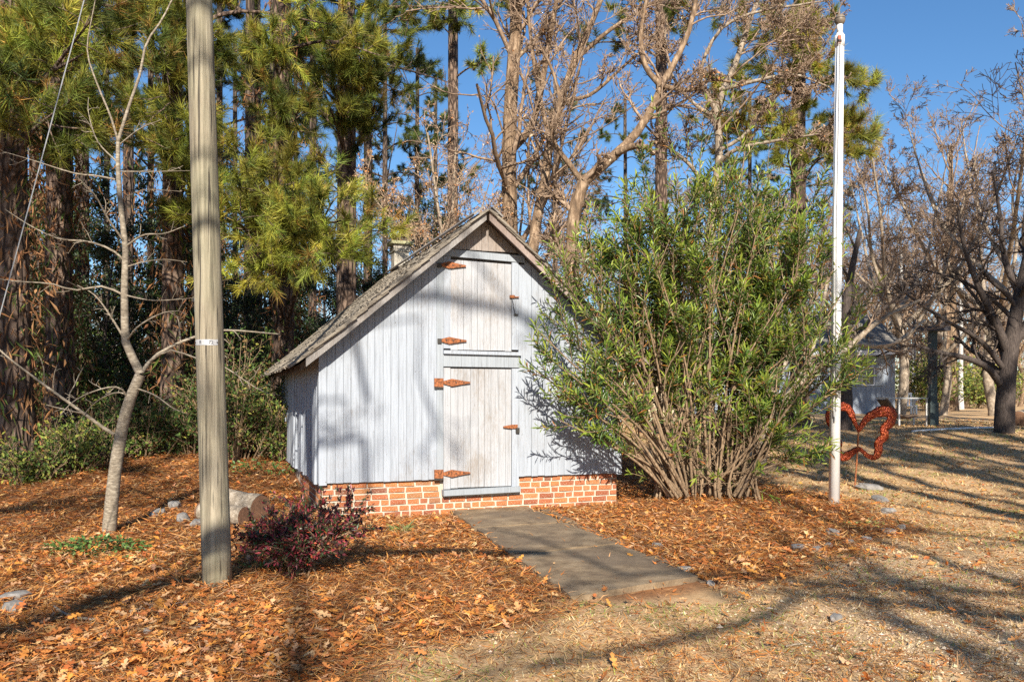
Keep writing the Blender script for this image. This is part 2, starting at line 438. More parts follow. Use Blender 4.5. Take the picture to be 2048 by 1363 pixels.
# ------------------------------------------------------------------ ground
LAWN = np.array([(-2.6, 3.2), (-1.1, 4.05), (-.4, 4.75), (.42, 5.75), (1.42, 6.3), (1.75, 6.25), (2.7, 7.2), (4.25, 8.9), (4.35, 9.9), (4.25, 11.6), (4.1, 13.6),
                 (2.6, 16), (1.0, 20), (-2, 30), (-30, 60), (-60, 300), (300, 300), (300, -80), (-60, -80), (-9, 0.5)])
def lawn(x, y):                                 # signed: > 0 on dry grass and gravel, < 0 on pine straw
    x = np.asarray(x, float); y = np.asarray(y, float)
    ins = np.zeros(x.shape, bool); dist = np.full(x.shape, 1e9)
    n = len(LAWN)
    for i in range(n):
        (x0, y0), (x1, y1) = LAWN[i], LAWN[(i + 1) % n]
        c = (y0 > y) != (y1 > y)
        ins ^= c & (x < (x1 - x0) * (y - y0) / ((y1 - y0) or 1e-9) + x0)
        dx, dy = x1 - x0, y1 - y0
        t = np.clip(((x - x0) * dx + (y - y0) * dy) / (dx * dx + dy * dy), 0, 1)
        dist = np.minimum(dist, np.hypot(x - x0 - t * dx, y - y0 - t * dy))
    return np.where(ins, dist, -dist) + .10 * np.sin(4.3 * x + 2.1 * y) + .07 * np.sin(9.1 * y - 5.7 * x)
def gravel(x, y):
    return sm(x, .5, 3.2) * sm(y, 9.5, 6.0) * (.55 + .45 * np.sin(1.7 * x + .8 * y) * np.sin(1.9 * y - .6 * x))
def geo(a, b, n):
    return np.geomspace(a, b, n)
xs = np.concatenate([-geo(9.1, 400, 26)[::-1], np.arange(-9, 9.01, .14), geo(9.1, 400, 26)])
ys = np.concatenate([np.linspace(-80, 2.6, 22), np.arange(2.8, 16, .13), geo(16.1, 420, 46)])
gx, gy = np.meshgrid(xs, ys)
hz = gz(gx, gy)
ix = np.arange(gx.size).reshape(gx.shape)
gf = np.stack([ix[:-1, :-1], ix[:-1, 1:], ix[1:, 1:], ix[1:, :-1]], -1).reshape(-1, 4)
lw = sm(lawn(gx, gy), -.15, .25)
ground = MB().add(np.stack([gx, gy, hz], -1).reshape(-1, 3), gf, np.stack([lw, gravel(gx, gy) * lw, lw * 0], -1).reshape(-1, 3)).build('ground', M['ground'], None, True, kind='structure')

# concrete walk to the door: three cast slabs and a narrow kerb strip beside them
walk = link('concrete_path', None, None, kind='structure'); walk.empty_display_size = .1
L0, L1 = G(893, 1022), G(1146, 1206)
R0, R1 = G(1046, 1014), G(1396, 1163)
cuts = [0, .34, .66, 1]
for a, b in zip(cuts[:-1], cuts[1:]):
    q = [L0 + (L1 - L0) * (a + .006), R0 + (R1 - R0) * (a + .006), R0 + (R1 - R0) * (b - .006), L0 + (L1 - L0) * (b - .006)]
    nseg = 14
    top, bot = [], []
    for i in range(nseg + 1):
        for j in range(9):
            u, v_ = j / 8, i / nseg
            p = (q[0] * (1 - u) + q[1] * u) * (1 - v_) + (q[3] * (1 - u) + q[2] * u) * v_
            edge = .018 * (j in (0, 8)) * rng.uniform(-1, 1)
            top.append([p[0] + edge, p[1] + .012 * (i in (0, nseg)) * rng.uniform(-1, 1), gz(p[0], p[1]) * .4 + .045 + rng.normal() * .0015])
    top = np.array(top); g_ = np.arange(len(top)).reshape(nseg + 1, 9)
    mb = MB().add(top, np.stack([g_[:-1, :-1], g_[1:, :-1], g_[1:, 1:], g_[:-1, 1:]], -1).reshape(-1, 4))
    ringi = np.concatenate([g_[0], g_[1:, -1], g_[-1, -2::-1], g_[-2:0:-1, 0]])
    rt = top[ringi]; rb = rt - np.array([0, 0, .14]); n = len(rt); k = np.arange(n)
    mb.add(np.concatenate([rt, rb]), np.stack([k, (k + 1) % n, (k + 1) % n + n, k + n], -1))
    mb.build('slab', M['concrete'], walk)
E0, E1 = G(1086, 1022), G(1418, 1166)
for k in range(4):
    a = E0 + (E1 - E0) * (k / 4 + .01); b = E0 + (E1 - E0) * ((k + 1) / 4 - .01)
    a[2] = gz(a[0], a[1]) + .035; b[2] = gz(b[0], b[1]) + .035 - .01 * k
    d = nrm(b - a); s = np.array([-d[1], d[0], 0]) * .055
    V = np.array([a - s, a + s, b + s, b - s, a - s, a + s, b + s, b - s]); V[:4, 2] -= .12
    MB().add(V, BOXF[:, ::-1]).build('kerb_strip', M['concrete'], walk)

# ------------------------------------------------------------------ leaf litter, straw, dry grass, gravel
def scatter(n, ymin, ymax, power=1.0, side=.70):
    u = rng.uniform(0, 1, n)
    y = ymin * (ymax / ymin) ** (u ** power)
    x = rng.uniform(-1, 1, n) * (side * y + .5)
    return x, y
SHED_O = np.array([-2.228, 9.5]); SHED_A = radians(20.5)
def in_shed(x, y, m=0.02):
    dx, dy = x - SHED_O[0], y - SHED_O[1]
    u = dx * cos(SHED_A) + dy * sin(SHED_A); s = -dx * sin(SHED_A) + dy * cos(SHED_A)
    return (u > -m) & (u < 3.92 + m) & (s > -m) & (s < 4.9 + m)
def on_walk(x, y):
    t = (y - L0[1]) / (L1[1] - L0[1])
    xl = L0[0] + (L1[0] - L0[0]) * t
    t2 = (y - R0[1]) / (R1[1] - R0[1]); xr = R0[0] + (R1[0] - R0[0]) * t2
    return (x > xl + .05 + .05 * np.sin(7 * y) + .04 * np.sin(17 * y)) & (x < xr - .04 + .05 * np.sin(6 * y + 1)) & (y > 5.75) & (y < 10.6)
STRAW_C = [(.56, .225, .055), (.46, .165, .038), (.63, .30, .09), (.30, .095, .028), (.62, .36, .15), (.24, .12, .06), (.44, .27, .14)]
LEAF_C = [(.60, .25, .07), (.62, .32, .12), (.50, .17, .045), (.66, .40, .20), (.38, .125, .038), (.62, .26, .055), (.52, .29, .15), (.44, .16, .05)]
# pine straw: long bent needles lying flat
x, y = scatter(270000, 3.1, 17, .85)
k = ((lawn(x, y) < rng.normal(0, .16, len(x)) - .02) | ((rng.random(len(x)) < .10 + .16 * (np.sin(1.4 * x + .6 * y) * np.sin(1.1 * y + .5) > .2)) & (y < 11))) & ~in_shed(x, y) & (~on_walk(x, y) | (rng.random(len(x)) < .05))
x, y = x[k], y[k]; n = len(x)
th = rng.uniform(0, 2 * pi, n); l = rng.uniform(.06, .13, n) * (1 + .05 * (y - 4)); wd = (.0008 + .00026 * y)[:, None]
d = np.stack([np.cos(th), np.sin(th), rng.normal(0, .22, n)], 1); s = np.stack([-np.sin(th), np.cos(th), rng.normal(0, .3, n)], 1)
b = np.stack([x, y, gz(x, y) + rng.uniform(.003, .035, n)], 1)
mid = b + d * (l * .5)[:, None] + s * rng.normal(0, .01, (n, 1)); tip = b + d * l[:, None]
mid[:, 2] = np.maximum(mid[:, 2], gz(mid[:, 0], mid[:, 1]) + .004); tip[:, 2] = np.maximum(tip[:, 2], gz(tip[:, 0], tip[:, 1]) + .002)
V = np.stack([b, mid + s * wd * 1.5, tip, mid - s * wd * 1.5], 1)
kk = np.arange(n)[:, None] * 4
straw = MB(); cc = np.repeat(pick(STRAW_C, n, jit=.25), 4, 0)
straw.add(V.reshape(-1, 3), kk + [[0, 1, 2, 3]], cc)
straw.build('pine_straw', M['litter'], None, kind='stuff', label='orange pine straw covering the bank and the beds', category='pine straw')
# fallen oak leaves
half = np.array([(0, 0), (.10, .035), (.22, .05), (.26, .19), (.36, .21), (.40, .08), (.50, .09), (.58, .26), (.68, .25), (.68, .09), (.78, .09), (.88, .17), (.93, .10), (1, 0)])
OL = np.concatenate([half, (half * [1, -1])[-2:0:-1]])
def oak_leaves(mb, x, y, size, g=rng, lift=.02, cols=LEAF_C, z=None, tilt=.35):
    n = len(x); m = len(OL)
    th = g.uniform(0, 2 * pi, n)
    nv = nrm(np.stack([g.normal(0, tilt, n), g.normal(0, tilt, n), np.ones(n)], 1))
    d = np.stack([np.cos(th), np.sin(th), np.zeros(n)], 1); d = nrm(d - nv * (d * nv).sum(1, keepdims=True)); s = np.cross(nv, d)
    cl = g.uniform(-.25, .7, n); cw = g.uniform(-.5, 1.6, n)
    px, py = OL[:, 0][None], OL[:, 1][None] * g.uniform(.75, 1.15, (n, 1))
    hgt = cl[:, None] * (px - .5) ** 2 + cw[:, None] * py ** 2
    b = np.stack([x, y, (gz(x, y) if z is None else z) + lift * g.uniform(.3, 1.4, n)], 1)
    sz = size[:, None, None]
    P = b[:, None] + sz * ((px - .5)[..., None] * d[:, None] + py[..., None] * s[:, None] + hgt[..., None] * nv[:, None])
    ctr = b[:, None]
    V = np.concatenate([P, ctr], 1)
    if z is None: V[..., 2] = np.maximum(V[..., 2], gz(V[..., 0], V[..., 1]) + .004)
    i = np.arange(m)
    F = np.stack([np.full(m, m), i, (i + 1) % m], 1)
    mb.add(V.reshape(-1, 3), (F[None] + (np.arange(n) * (m + 1))[:, None, None]).reshape(-1, 3), np.repeat(pick(cols, n, g, .25), m + 1, 0))
x, y = scatter(17500, 3.1, 7.6, 1.0)
k = (lawn(x, y) < rng.normal(0, .22, len(x)) - .03) & ~in_shed(x, y) & (~on_walk(x, y) | (rng.random(len(x)) < .03))
k |= (rng.random(len(x)) < .05) & ~in_shed(x, y)
x, y = x[k], y[k]
drift = np.sin(1.3 * x + .9 * y) + np.sin(2.3 * y - 1.1 * x + 1) + .8 * np.sin(3.7 * x + 2.9 * y)
kd = rng.random(len(x)) < np.clip(.45 + .32 * drift, .10, 1); x, y = x[kd], y[kd]
lf = MB()
oak_leaves(lf, x, y, rng.uniform(.04, .11, len(x)), lift=.042)
# further off only the leaf as a folded scrap shows
x, y = scatter(34000, 6.8, 22, .9)
k = ((lawn(x, y) < rng.normal(0, .2, len(x)) - .02) | (rng.random(len(x)) < .14)) & ~in_shed(x, y) & ~on_walk(x, y)
x, y = x[k], y[k]; n = len(x); th = rng.uniform(0, 2 * pi, n)
leaves(lf, np.stack([x, y, gz(x, y) + rng.uniform(.005, .03, n)], 1), np.stack([np.cos(th), np.sin(th), rng.normal(.1, .3, n)], 1), nrm(np.stack([rng.normal(0, .4, n), rng.normal(0, .4, n), np.ones(n)], 1)),
       rng.uniform(.04, .09, n), rng.uniform(.02, .045, n), pick(LEAF_C, n, jit=.35), six=False)
lf.build('fallen_leaves', M['litter'], None, kind='stuff', label='brown and orange fallen oak leaves lying over the straw', category='leaves')
# dry grass blades beyond the straw
x, y = scatter(170000, 3.1, 26, .8)
k = (lawn(x, y) > rng.normal(0, .14, len(x))) & ~in_shed(x, y) & ~on_walk(x, y) & (rng.random(len(x)) > .6 * gravel(x, y))
x, y = x[k], y[k]; n = len(x); th = rng.uniform(0, 2 * pi, n)
d = np.stack([np.cos(th), np.sin(th), rng.uniform(.02, .55, n)], 1); sd = np.stack([-np.sin(th), np.cos(th), 0 * th], 1) * (.0009 + .0007 * y)[:, None]
b = np.stack([x, y, gz(x, y)], 1); tp = b + nrm(d) * (rng.uniform(.02, .06, n) * (1 + .07 * y))[:, None]
gc = pick([(.66, .45, .22), (.56, .36, .16), (.72, .54, .31), (.40, .23, .10), (.36, .34, .09), (.52, .25, .08)], n, jit=.25, p=[.28, .22, .2, .12, .06, .12])
patch = (np.sin(1.9 * x + .7) * np.sin(1.3 * y + .3 * x) > .72) & (rng.random(n) < .5)
patch |= (np.sin(.9 * x - 1.1 * y) + np.sin(2.2 * x + 1.7 * y + 2) > 1.1) & (rng.random(n) < .4)
gc[patch] = pick([(.26, .30, .07), (.36, .38, .12)], int(patch.sum()))
MB().add(np.stack([b - sd, b + sd, tp], 1).reshape(-1, 3), np.arange(3 * n).reshape(-1, 3), np.repeat(gc, 3, 0)).build('dry_grass', M['litter'], None, kind='stuff', label='short dry winter grass beside the gravel drive', category='grass')
# gravel
x, y = scatter(60000, 3.1, 10, .9)
k = (lawn(x, y) > .1) & (rng.random(len(x)) < gravel(x, y) * 1.5 + .06) & ~on_walk(x, y)
x, y = x[k], y[k]; n = len(x)
oct_ = np.array([(1, 0, 0), (0, 1, 0), (-1, 0, 0), (0, -1, 0), (0, 0, .7), (0, 0, -.5)], float)
of = np.array([[0, 1, 4], [1, 2, 4], [2, 3, 4], [3, 0, 4]])
sz = rng.uniform(.004, .0105, n) * (1 + (rng.random(n) < .03) * 1.2); th = rng.uniform(0, 2 * pi, n)
o = oct_[None] * rng.uniform(.6, 1.3, (n, 6, 1)) * sz[:, None, None]
o = np.stack([o[..., 0] * np.cos(th)[:, None] - o[..., 1] * np.sin(th)[:, None], o[..., 0] * np.sin(th)[:, None] + o[..., 1] * np.cos(th)[:, None], o[..., 2]], -1)
o += np.stack([x, y, gz(x, y) + sz * .25], 1)[:, None]
MB().add(o.reshape(-1, 3), (of[None] + (np.arange(n) * 6)[:, None, None]).reshape(-1, 3), np.repeat(pick([(.62, .49, .33), (.52, .39, .25), (.70, .58, .43), (.42, .31, .21), (.58, .41, .25)], n, jit=.2), 6, 0)).build('gravel', M['litter'], None, kind='stuff', label='pale tan gravel strewn over the drive', category='gravel')
# ------------------------------------------------------------------ the shed
SW, SD, RU = 3.92, 4.9, 1.98                    # width, depth, ridge position
ZT, ZR, SL = .44, 3.66, .85                     # top of brickwork, underside of ridge, roof slope
shed = thing('garden_shed', 'old white board shed with brown hinges on a low brick base', 'shed', (SHED_O[0], SHED_O[1], 0), SHED_A)
gs = np.random.default_rng(11)
def roofz(u):
    return ZR - SL * abs(u - RU)
# brick base: recessed mortar core, every brick proud of it
base = MB().add(boxv(.05, SW - .05, .055, SD - .05, -.3, ZT - .012), BOXF).build('foundation', M['mortar'], shed)
brick_me = []
for i in range(10):
    V = boxv(-.5, .5, 0, .06, -.5, .5) * [1, 1, 1]
    V = V + gs.uniform(-.045, .045, V.shape) * [.6, .08, 1.6]
    brick_me.append(MB().add(V, BOXF).mesh('brick', M['brick']))
def lay(x0, z0, ln, side=False, s0=0.0):
    o = link('brick', brick_me[gs.integers(10)], base)
    h = .053
    if not side:
        o.location = (x0 + ln / 2, .043 + gs.uniform(-.005, .004), z0 + h / 2); o.scale = (ln - .020, 1, h)
    else:
        o.location = (.043 + gs.uniform(-.004, .004), x0 + ln / 2, z0 + h / 2); o.rotation_euler = (0, 0, -pi / 2); o.scale = (ln - .020, 1, h)
DL, DR = 1.49, 2.466                            # door frame
for r_ in range(-1, 6):
    z0 = r_ * .0725 + .003
    u = .045 + (.0 if r_ % 2 else -.06); first = True
    while u < SW - .05:
        ln = .205 if gs.random() < .55 else gs.choice([.105, .13, .155])
        a, b = max(u, .045), min(u + ln, SW - .045)
        u += ln + .004
        if b - a < .05: continue
        if z0 + .056 > .235 and b > DL - .02 and a < DR + .02:
            if a < DL - .08: b = DL - .025
            elif b > DR + .08: a = DR + .025
            else: continue
        lay(a, z0, b - a)
    u = .05
    while u < 2.2:
        ln = gs.choice([.205, .205, .105])
        lay(u, z0, ln, True); u += ln + .004
# front wall
core = MB()
prism(core, [(.03, ZT), (SW - .03, ZT), (SW - .03, roofz(SW - .03) - .03), (RU, ZR - .03), (.03, roofz(.03) - .03)], .03, .07)
fw = core.build('front_wall', M['dark_wood'], shed)
def board(parent, x0, x1, zb, zt=None, y0=0.0, th=.022, mat='paint', name='board', gap=.0019):
    a, b = x0 + gap, x1 - gap
    if zt is None: tl, tr = roofz(a) - .012, roofz(b) - .012
    else: tl = tr = zt
    y0 = y0 + gs.uniform(-.0022, .0022)
    jb = gs.uniform(-.004, .004)
    if zt is None and a < RU < b: pts = [(a, zb + jb), (b, zb + jb), (b, tr), (RU, ZR - .012), (a, tl)]
    else: pts = [(a, zb + jb), (b, zb + jb), (b, tr), (a, tl)]
    mb = MB(); prism(mb, pts, y0, y0 + th)
    return mb.build(name, M[mat], parent)
TL, TR = 1.405, 2.545
def run(x0, x1, zb, zt=None, w=.094, **kw):
    n = max(1, round((x1 - x0) / w)); e = np.linspace(x0, x1, n + 1)
    e[1:-1] += gs.uniform(-.006, .006, n - 1)
    for a, b in zip(e[:-1], e[1:]): board(fw, a, b, zb, zt, **kw)
run(.095, TL, ZT - .01, None)
run(TR, SW - .095, ZT - .01, None)
for a, b in ((0.0, .093), (SW - .093, SW)): board(fw, a, b, ZT - .03, roofz(a if a < 1 else b) - .01, -.012, .034, 'paint', 'corner_board')
run(TL, TR, 3.235, None, mat='gable_wood')
# door surround
def bar(name, x0, x1, z0, z1, y0, y1, mat, parent=fw, tilt=0.0):
    mb = MB(); prism(mb, [(x0, z0), (x1, z0 - tilt), (x1, z1 - tilt), (x0, z1)], y0, y1)
    return mb.build(name, M[mat], parent)
bar('trim_board', TL, DL - .003, ZT - .01, 3.14, -.006, .026, 'paint_trim')
bar('trim_board', DR + .003, TR, ZT - .01, 3.09, -.004, .026, 'paint')
bar('header_board', TL, TR, 3.145, 3.23, -.016, .026, 'paint_trim', fw, .03)
bar('jamb', DL, DL + .085, .31, 1.785, -.006, .026, 'paint_door')
bar('jamb', DR - .09, DR, .31, 1.785, -.008, .026, 'paint')
bar('jamb', DL, DL + .09, 2.02, 3.14, -.004, .026, 'paint')
bar('jamb', DR - .09, DR, 2.02, 3.115, -.004, .026, 'paint')
bar('lintel_beam', DL - .005, DR + .012, 1.80, 1.948, -.014, .05, 'paint_trim', fw, .004)
bar('loft_sill', DL - .008, DR + .018, 1.953, 1.995, -.052, .05, 'paint', fw, .008)
bar('threshold', DL - .01, DR + .01, .232, .30, -.05, .06, 'paint_trim', fw, -.012)
def door(name, z0, z1, label, topslope=0.0):
    d = link(name, MB().add(boxv(DL + .088, DR - .092, .030, .036, z0, z1), BOXF).mesh(name, M['dark_wood']), shed, label=label)
    e = np.linspace(DL + .09, DR - .094, 10); e[1:-1] += gs.uniform(-.012, .012, 8)
    for a, b in zip(e[:-1], e[1:]):
        mb = MB(); zb = z0 + gs.uniform(0, .008); y = gs.uniform(-.002, .003)
        t = lambda q: z1 - topslope * (q - DL)
        prism(mb, [(a + .002, zb), (b - .002, zb), (b - .002, t(b)), (a + .002, t(a))], y + .004, y + .026)
        mb.build('plank', M['paint_door'], d)
    return d
lower = door('door', .315, 1.775, 'lower plank door with flaking white paint')
loft = door('loft_door', 2.0, 3.105, 'upper plank loft door under the gable', .02)
def strap(parent, x, z, s=1.0, plate=True):
    h = link('hinge', None, shed); h.empty_display_size = .05
    mb = MB()
    y = -.016
    prism(mb, [(x - .005, z - .018 * s), (x + .10 * s, z - .046 * s), (x + .28 * s, z - .014 * s), (x + .325 * s, z - .010 * s), (x + .335 * s, z), (x + .325 * s, z + .012 * s), (x + .28 * s, z + .016 * s), (x + .10 * s, z + .046 * s), (x - .005, z + .018 * s)], y - .012, y)
    mb.build('strap', M['rust'], h)
    for q in (.06, .15, .25):
        tubes(MB(), np.array([[x + q * s, y - .018, z], [x + q * s, y - .008, z]]), np.array([.009, .009]), 6, cap=True).build('bolt', M['iron'], h)
    if plate:
        mb = MB(); prism(mb, [(x - .12 * s, z - .05 * s), (x - .008, z - .056 * s), (x - .008, z + .05 * s), (x - .12 * s, z + .052 * s)], y - .014, y + .006)
        mb.build('plate', M['rust'], h)
        box(x - .12 * s, x - .01, y - .018, y, z - .075 * s, z - .056 * s).build('pin', M['iron'], h)
    else:
        box(x - .05, x - .002, y - .016, y, z - .035, z + .02).build('pin', M['iron'], h)
strap(lower, DL, 1.605); strap(lower, DL, .50)
strap(loft, DL - .03, 3.03, .93, False); strap(loft, DL - .03, 2.115, .95, False)
hs = link('hasp', None, shed); hs.empty_display_size = .05
mb = MB(); zz = 1.055
prism(mb, [(DR - .21, zz - .007), (DR - .10, zz - .022), (DR - .02, zz - .022), (DR - .02, zz + .03), (DR - .10, zz + .028), (DR - .21, zz + .01)], -.026, -.012); mb.build('strap', M['rust'], hs)
box(DR - .045, DR - .002, -.045, -.014, zz - .075, zz - .012).build('padlock', M['iron'], hs)
hk = link('latch', None, shed); hk.empty_display_size = .05
box(DR - .125, DR - .06, -.03, -.01, 2.665, 2.70).build('plate', M['rust'], hk)
box(DR - .07, DR - .005, -.034, -.02, 2.672, 2.684).build('bolt', M['rust'], hk)
tubes(MB(), np.array([[DR - .09, -.02, 2.65], [DR - .08, -.03, 2.56], [DR - .055, -.026, 2.465]]), np.full(3, .004), 5).build('hook', M['iron'], hk)
box(DR - .07, DR - .015, -.03, -.016, 2.45, 2.468).build('handle', M['iron'], hk)
# side and back walls
lwall = MB().add(boxv(.03, .07, .07, SD - .03, ZT, roofz(0) - .02), BOXF).build('side_wall', M['dark_wood'], shed)
e = np.linspace(.03, SD, 37)
for a, b in zip(e[:-1], e[1:]):
    mb = MB(); j = gs.uniform(-.012, .004); zb = ZT - .02 + gs.uniform(-.012, .012); fl = gs.uniform(-.03, .004)
    V = np.array([[fl, a + .003, zb], [.028, a + .003, zb], [.028, b - .003, zb], [fl + gs.uniform(-.012, .012), b - .003, zb],
                  [j, a + .003, roofz(0) - .01], [.028, a + .003, roofz(0) - .01], [.028, b - .003, roofz(0) - .01], [j, b - .003, roofz(0) - .01]])
    mb.add(V, BOXF).build('board', M['paint'], lwall)
rw = MB().add(boxv(SW - .07, SW - .03, .07, SD - .03, ZT, roofz(SW) - .02), BOXF).build('side_wall', M['dark_wood'], shed)
e = np.linspace(.03, SD, 20)
for a, b in zip(e[:-1], e[1:]): box(SW - .03, SW, a + .003, b - .003, ZT - .02, roofz(SW) - .01).build('board', M['paint'], rw)
bk = MB(); prism(bk, [(.03, ZT), (SW - .03, ZT), (SW - .03, roofz(SW) - .02), (RU, ZR - .03), (.03, roofz(0) - .02)], SD - .06, SD - .02); bk.build('back_wall', M['paint'], shed)
# roof: deck, rake boards, shakes
OV, EV = .235, .25                               # overhang at the gable, at the eaves
roof = link('roof', None, shed); roof.empty_display_size = .2
def slope_pt(u, s, h, side):                    # h measured square to the slope
    n_ = np.array([-SL, 0, 1]) / math.hypot(SL, 1)
    uu = u if side < 0 else 2 * RU - u
    p = np.array([u, s, ZR - SL * (RU - u)]) + n_ * h
    sag = -.03 * sin(pi * min(max((s + OV) / (SD + 2 * OV), 0), 1)) * (1 - abs(u - .8) / 3) + .018 * max(0, .15 - u) / .4
    p[2] += sag
    if side > 0: p[0] = 2 * RU - p[0]
    return p
for side in (-1, 1):
    mb = MB(); us = np.linspace(-EV, RU, 9); ss = np.linspace(-OV + .012, SD + OV - .012, 12)
    for h in (0.0, .03):
        gpt = np.array([[slope_pt(u, s, h, side) for s in ss] for u in us]).reshape(-1, 3)
        g_ = np.arange(len(gpt)).reshape(9, 12)
        mb.add(gpt, np.stack([g_[:-1, :-1], g_[1:, :-1], g_[1:, 1:], g_[:-1, 1:]], -1).reshape(-1, 4))
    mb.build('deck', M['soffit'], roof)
    # rake boards front and back
    for s0, s1, dp, mt in ((-OV - .004, -OV + .018, .115, 'grey_rake' if side < 0 else 'rake_wood'), (SD + OV - .018, SD + OV + .004, .1, 'grey_rake')):
        mb = MB(); us = np.linspace(-EV + .1, RU - (.0 if side < 0 else .002), 10)
        V = np.array([[slope_pt(u, s0, .028, side), slope_pt(u, s1, .028, side), slope_pt(u, s1, .028, side) - [0, 0, dp], slope_pt(u, s0, .028, side) - [0, 0, dp]] for u in us]).reshape(-1, 3)
        i = np.arange(9)[:, None] * 4
        F = np.concatenate([i + np.array([[a, (a + 1) % 4, (a + 1) % 4 + 4, a + 4]]) for a in range(4)])
        mb.add(V, F); mb.F.append(np.array([[0, 3, 2, 1], [36, 37, 38, 39]]))
        mb.build('rake_board', M[mt], roof)
    for s in np.arange(.0, SD + .01, .6):       # rafter tails under the eave
        a, b = slope_pt(-EV + .04, s, -.005, side), slope_pt(.35, s, -.005, side)
        V = np.array([a - [0, .022, .08], a + [0, .022, -.08], b + [0, .022, -.08], b - [0, .022, .08], a - [0, .022, 0], a + [0, .022, 0], b + [0, .022, 0], b - [0, .022, 0]])
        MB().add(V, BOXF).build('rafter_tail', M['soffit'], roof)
    rest = MB()
    run_len = (RU + EV) ; du = .122            # course spacing measured across
    nc = int(run_len / du) + 1
    count = 0
    for c_ in range(nc):
        u0 = -EV - .045 + c_ * du
        s = -OV - .03 + gs.uniform(-.03, .0)
        while s < SD + OV:
            w_ = gs.uniform(.085, .17); s1 = min(s + w_, SD + OV + .02)
            j = gs.uniform(-.02, .02); ln = .34; lift = gs.uniform(0, .012)
            ua, ub = u0 + j, min(u0 + ln + j, RU + .01)
            h0, h1 = .052 + lift, .034
            V = np.array([slope_pt(ua, s + .004, h0, side), slope_pt(ua, s1 - .004, h0 + gs.uniform(-.006, .006), side), slope_pt(ub, s1 - .004, h1, side), slope_pt(ub, s + .004, h1, side)])
            nn = np.array([SL * side * -1, 0, -1]) / 1.31 * .02
            if side < 0: nn = np.array([SL, 0, -1]) / 1.31 * .022
            else: nn = np.array([-SL, 0, -1]) / 1.31 * .022
            VV = np.concatenate([V + nn, V])
            if side < 0 and s < 1.35 and count < 298:
                MB().add(VV, BOXF).build('shingle', M['shake'], roof); count += 1
            else:
                rest.add(VV, BOXF, np.ones(3) * gs.uniform(.55, 1.12))
            s = s1
    rest.build('shingle_courses', M['shake'], roof, kind='stuff')
# ridge boards
for side in (-1, 1):
    mb = MB(); V = []
    for s in (-OV - .03, SD + OV + .03):
        V += [slope_pt(RU - .13, s, .075, side), slope_pt(RU + .004, s, .075, side), slope_pt(RU + .004, s, .098, side), slope_pt(RU - .13, s, .098, side)]
    V = np.array(V)
    mb.add(V, np.array([[0, 1, 5, 4], [1, 2, 6, 5], [2, 3, 7, 6], [3, 0, 4, 7], [0, 3, 2, 1], [4, 5, 6, 7]])).build('ridge_board', M['grey_rake'], roof)
# square vent stack near the back of the ridge
ch = link('vent_stack', None, shed); ch.empty_display_size = .1
cu, cs = RU + .02, 4.62
M['stack'] = plain('weathered_stack', (.34, .31, .26), .9, 0, .35, 9, .4)
M['stack_cap'] = plain('mossy_cap', (.30, .29, .17), .9, 0, .3, 12, .4)
box(cu - .13, cu + .13, cs - .13, cs + .13, ZR - .35, ZR + .42).build('shaft', M['stack'], ch)
box(cu - .145, cu + .145, cs - .145, cs + .145, ZR + .30, ZR + .42).build('collar', M['stack'], ch)
box(cu - .2, cu + .2, cs - .2, cs + .2, ZR + .422, ZR + .475).build('cap', M['stack_cap'], ch)
# ------------------------------------------------------------------ trees: builders
def limb(pts, r0, r1, n=14):
    P = smooth_line(pts, n)
    return P, np.linspace(r0, r1, n)
def wood_of(limbs, levels, seed, mbw=None, mbt=None, k0=10, colr=None):
    """limbs: list of (P, R); levels: grow() settings, one after the other, each on the branches of the one before."""
    g = np.random.default_rng(seed)
    mbw = mbw or MB(); mbt = mbt or MB()
    for P, R in limbs: tubes(mbw, P, R, k0)
    P = np.stack([smooth_line(p, 14) for p, _ in limbs]); R = np.stack([np.interp(np.linspace(0, 1, 14), np.linspace(0, 1, len(r)), r) for _, r in limbs])
    out = []
    for i, lv in enumerate(levels):
        P, R = grow(P, R, g=g, **lv)
        tubes(mbt, P, R, 5 if i == 0 else (4 if i == 1 else 3))
        out.append((P, R))
    return mbw, mbt, out
BARE = [dict(n=9, t0=.30, ang=(30, 65), ratio=.42, wig=.14, up=.14, N=8, thin=.42, rmin=.011, tip=.4),
        dict(n=8, t0=.2, ang=(30, 65), ratio=.58, wig=.16, up=.06, N=6, thin=.55, rmin=.0085, tip=.6),
        dict(n=7, t0=.15, ang=(25, 60), ratio=.62, wig=.18, up=.03, N=4, thin=.6, rmin=.0068, tip=.65),
        dict(n=4, t0=.15, ang=(25, 60), ratio=.62, wig=.18, up=.02, N=3, thin=.7, rmin=.0066, tip=.7)]
def bare_tree(name, label, limbs, levels, seed, bark='oak_bark', twig='twig', group=None, dead=0, base=None, tmin=None):
    b = limbs[0][0][0] if base is None else base
    t = thing(name, label, 'tree', b, 0, group)
    mw, mt, lv = wood_of([(P - b, R) for P, R in limbs], levels, seed)
    mw.build('trunk', M[bark], t, True); mt.build('branches', M[twig], t, True, kind='stuff')
    if dead:
        g = np.random.default_rng(seed + 99); P, R = lv[-1]
        i = g.integers(0, len(P), dead); j = g.integers(1, P.shape[1], dead)
        c = P[i, j]; mb = MB()
        leaves(mb, c, g.normal(size=(dead, 3)) + [0, 0, -.5], g.normal(size=(dead, 3)), g.uniform(.04, .085, dead), g.uniform(.02, .04, dead),
               pick([(.46, .31, .19), (.55, .25, .09), (.36, .22, .13), (.55, .42, .29)], dead, g), six=False)
        mb.build('dead_leaves', M['litter'], t, kind='stuff')
    return t
PINE_C = [(.235, .25, .035), (.15, .185, .032), (.32, .29, .045), (.085, .12, .03), (.34, .20, .05)]
BRIGHT = [tuple(v * 1.15 for v in c) for c in PINE_C]  # needle colours lifted to make the near sprays look sunlit
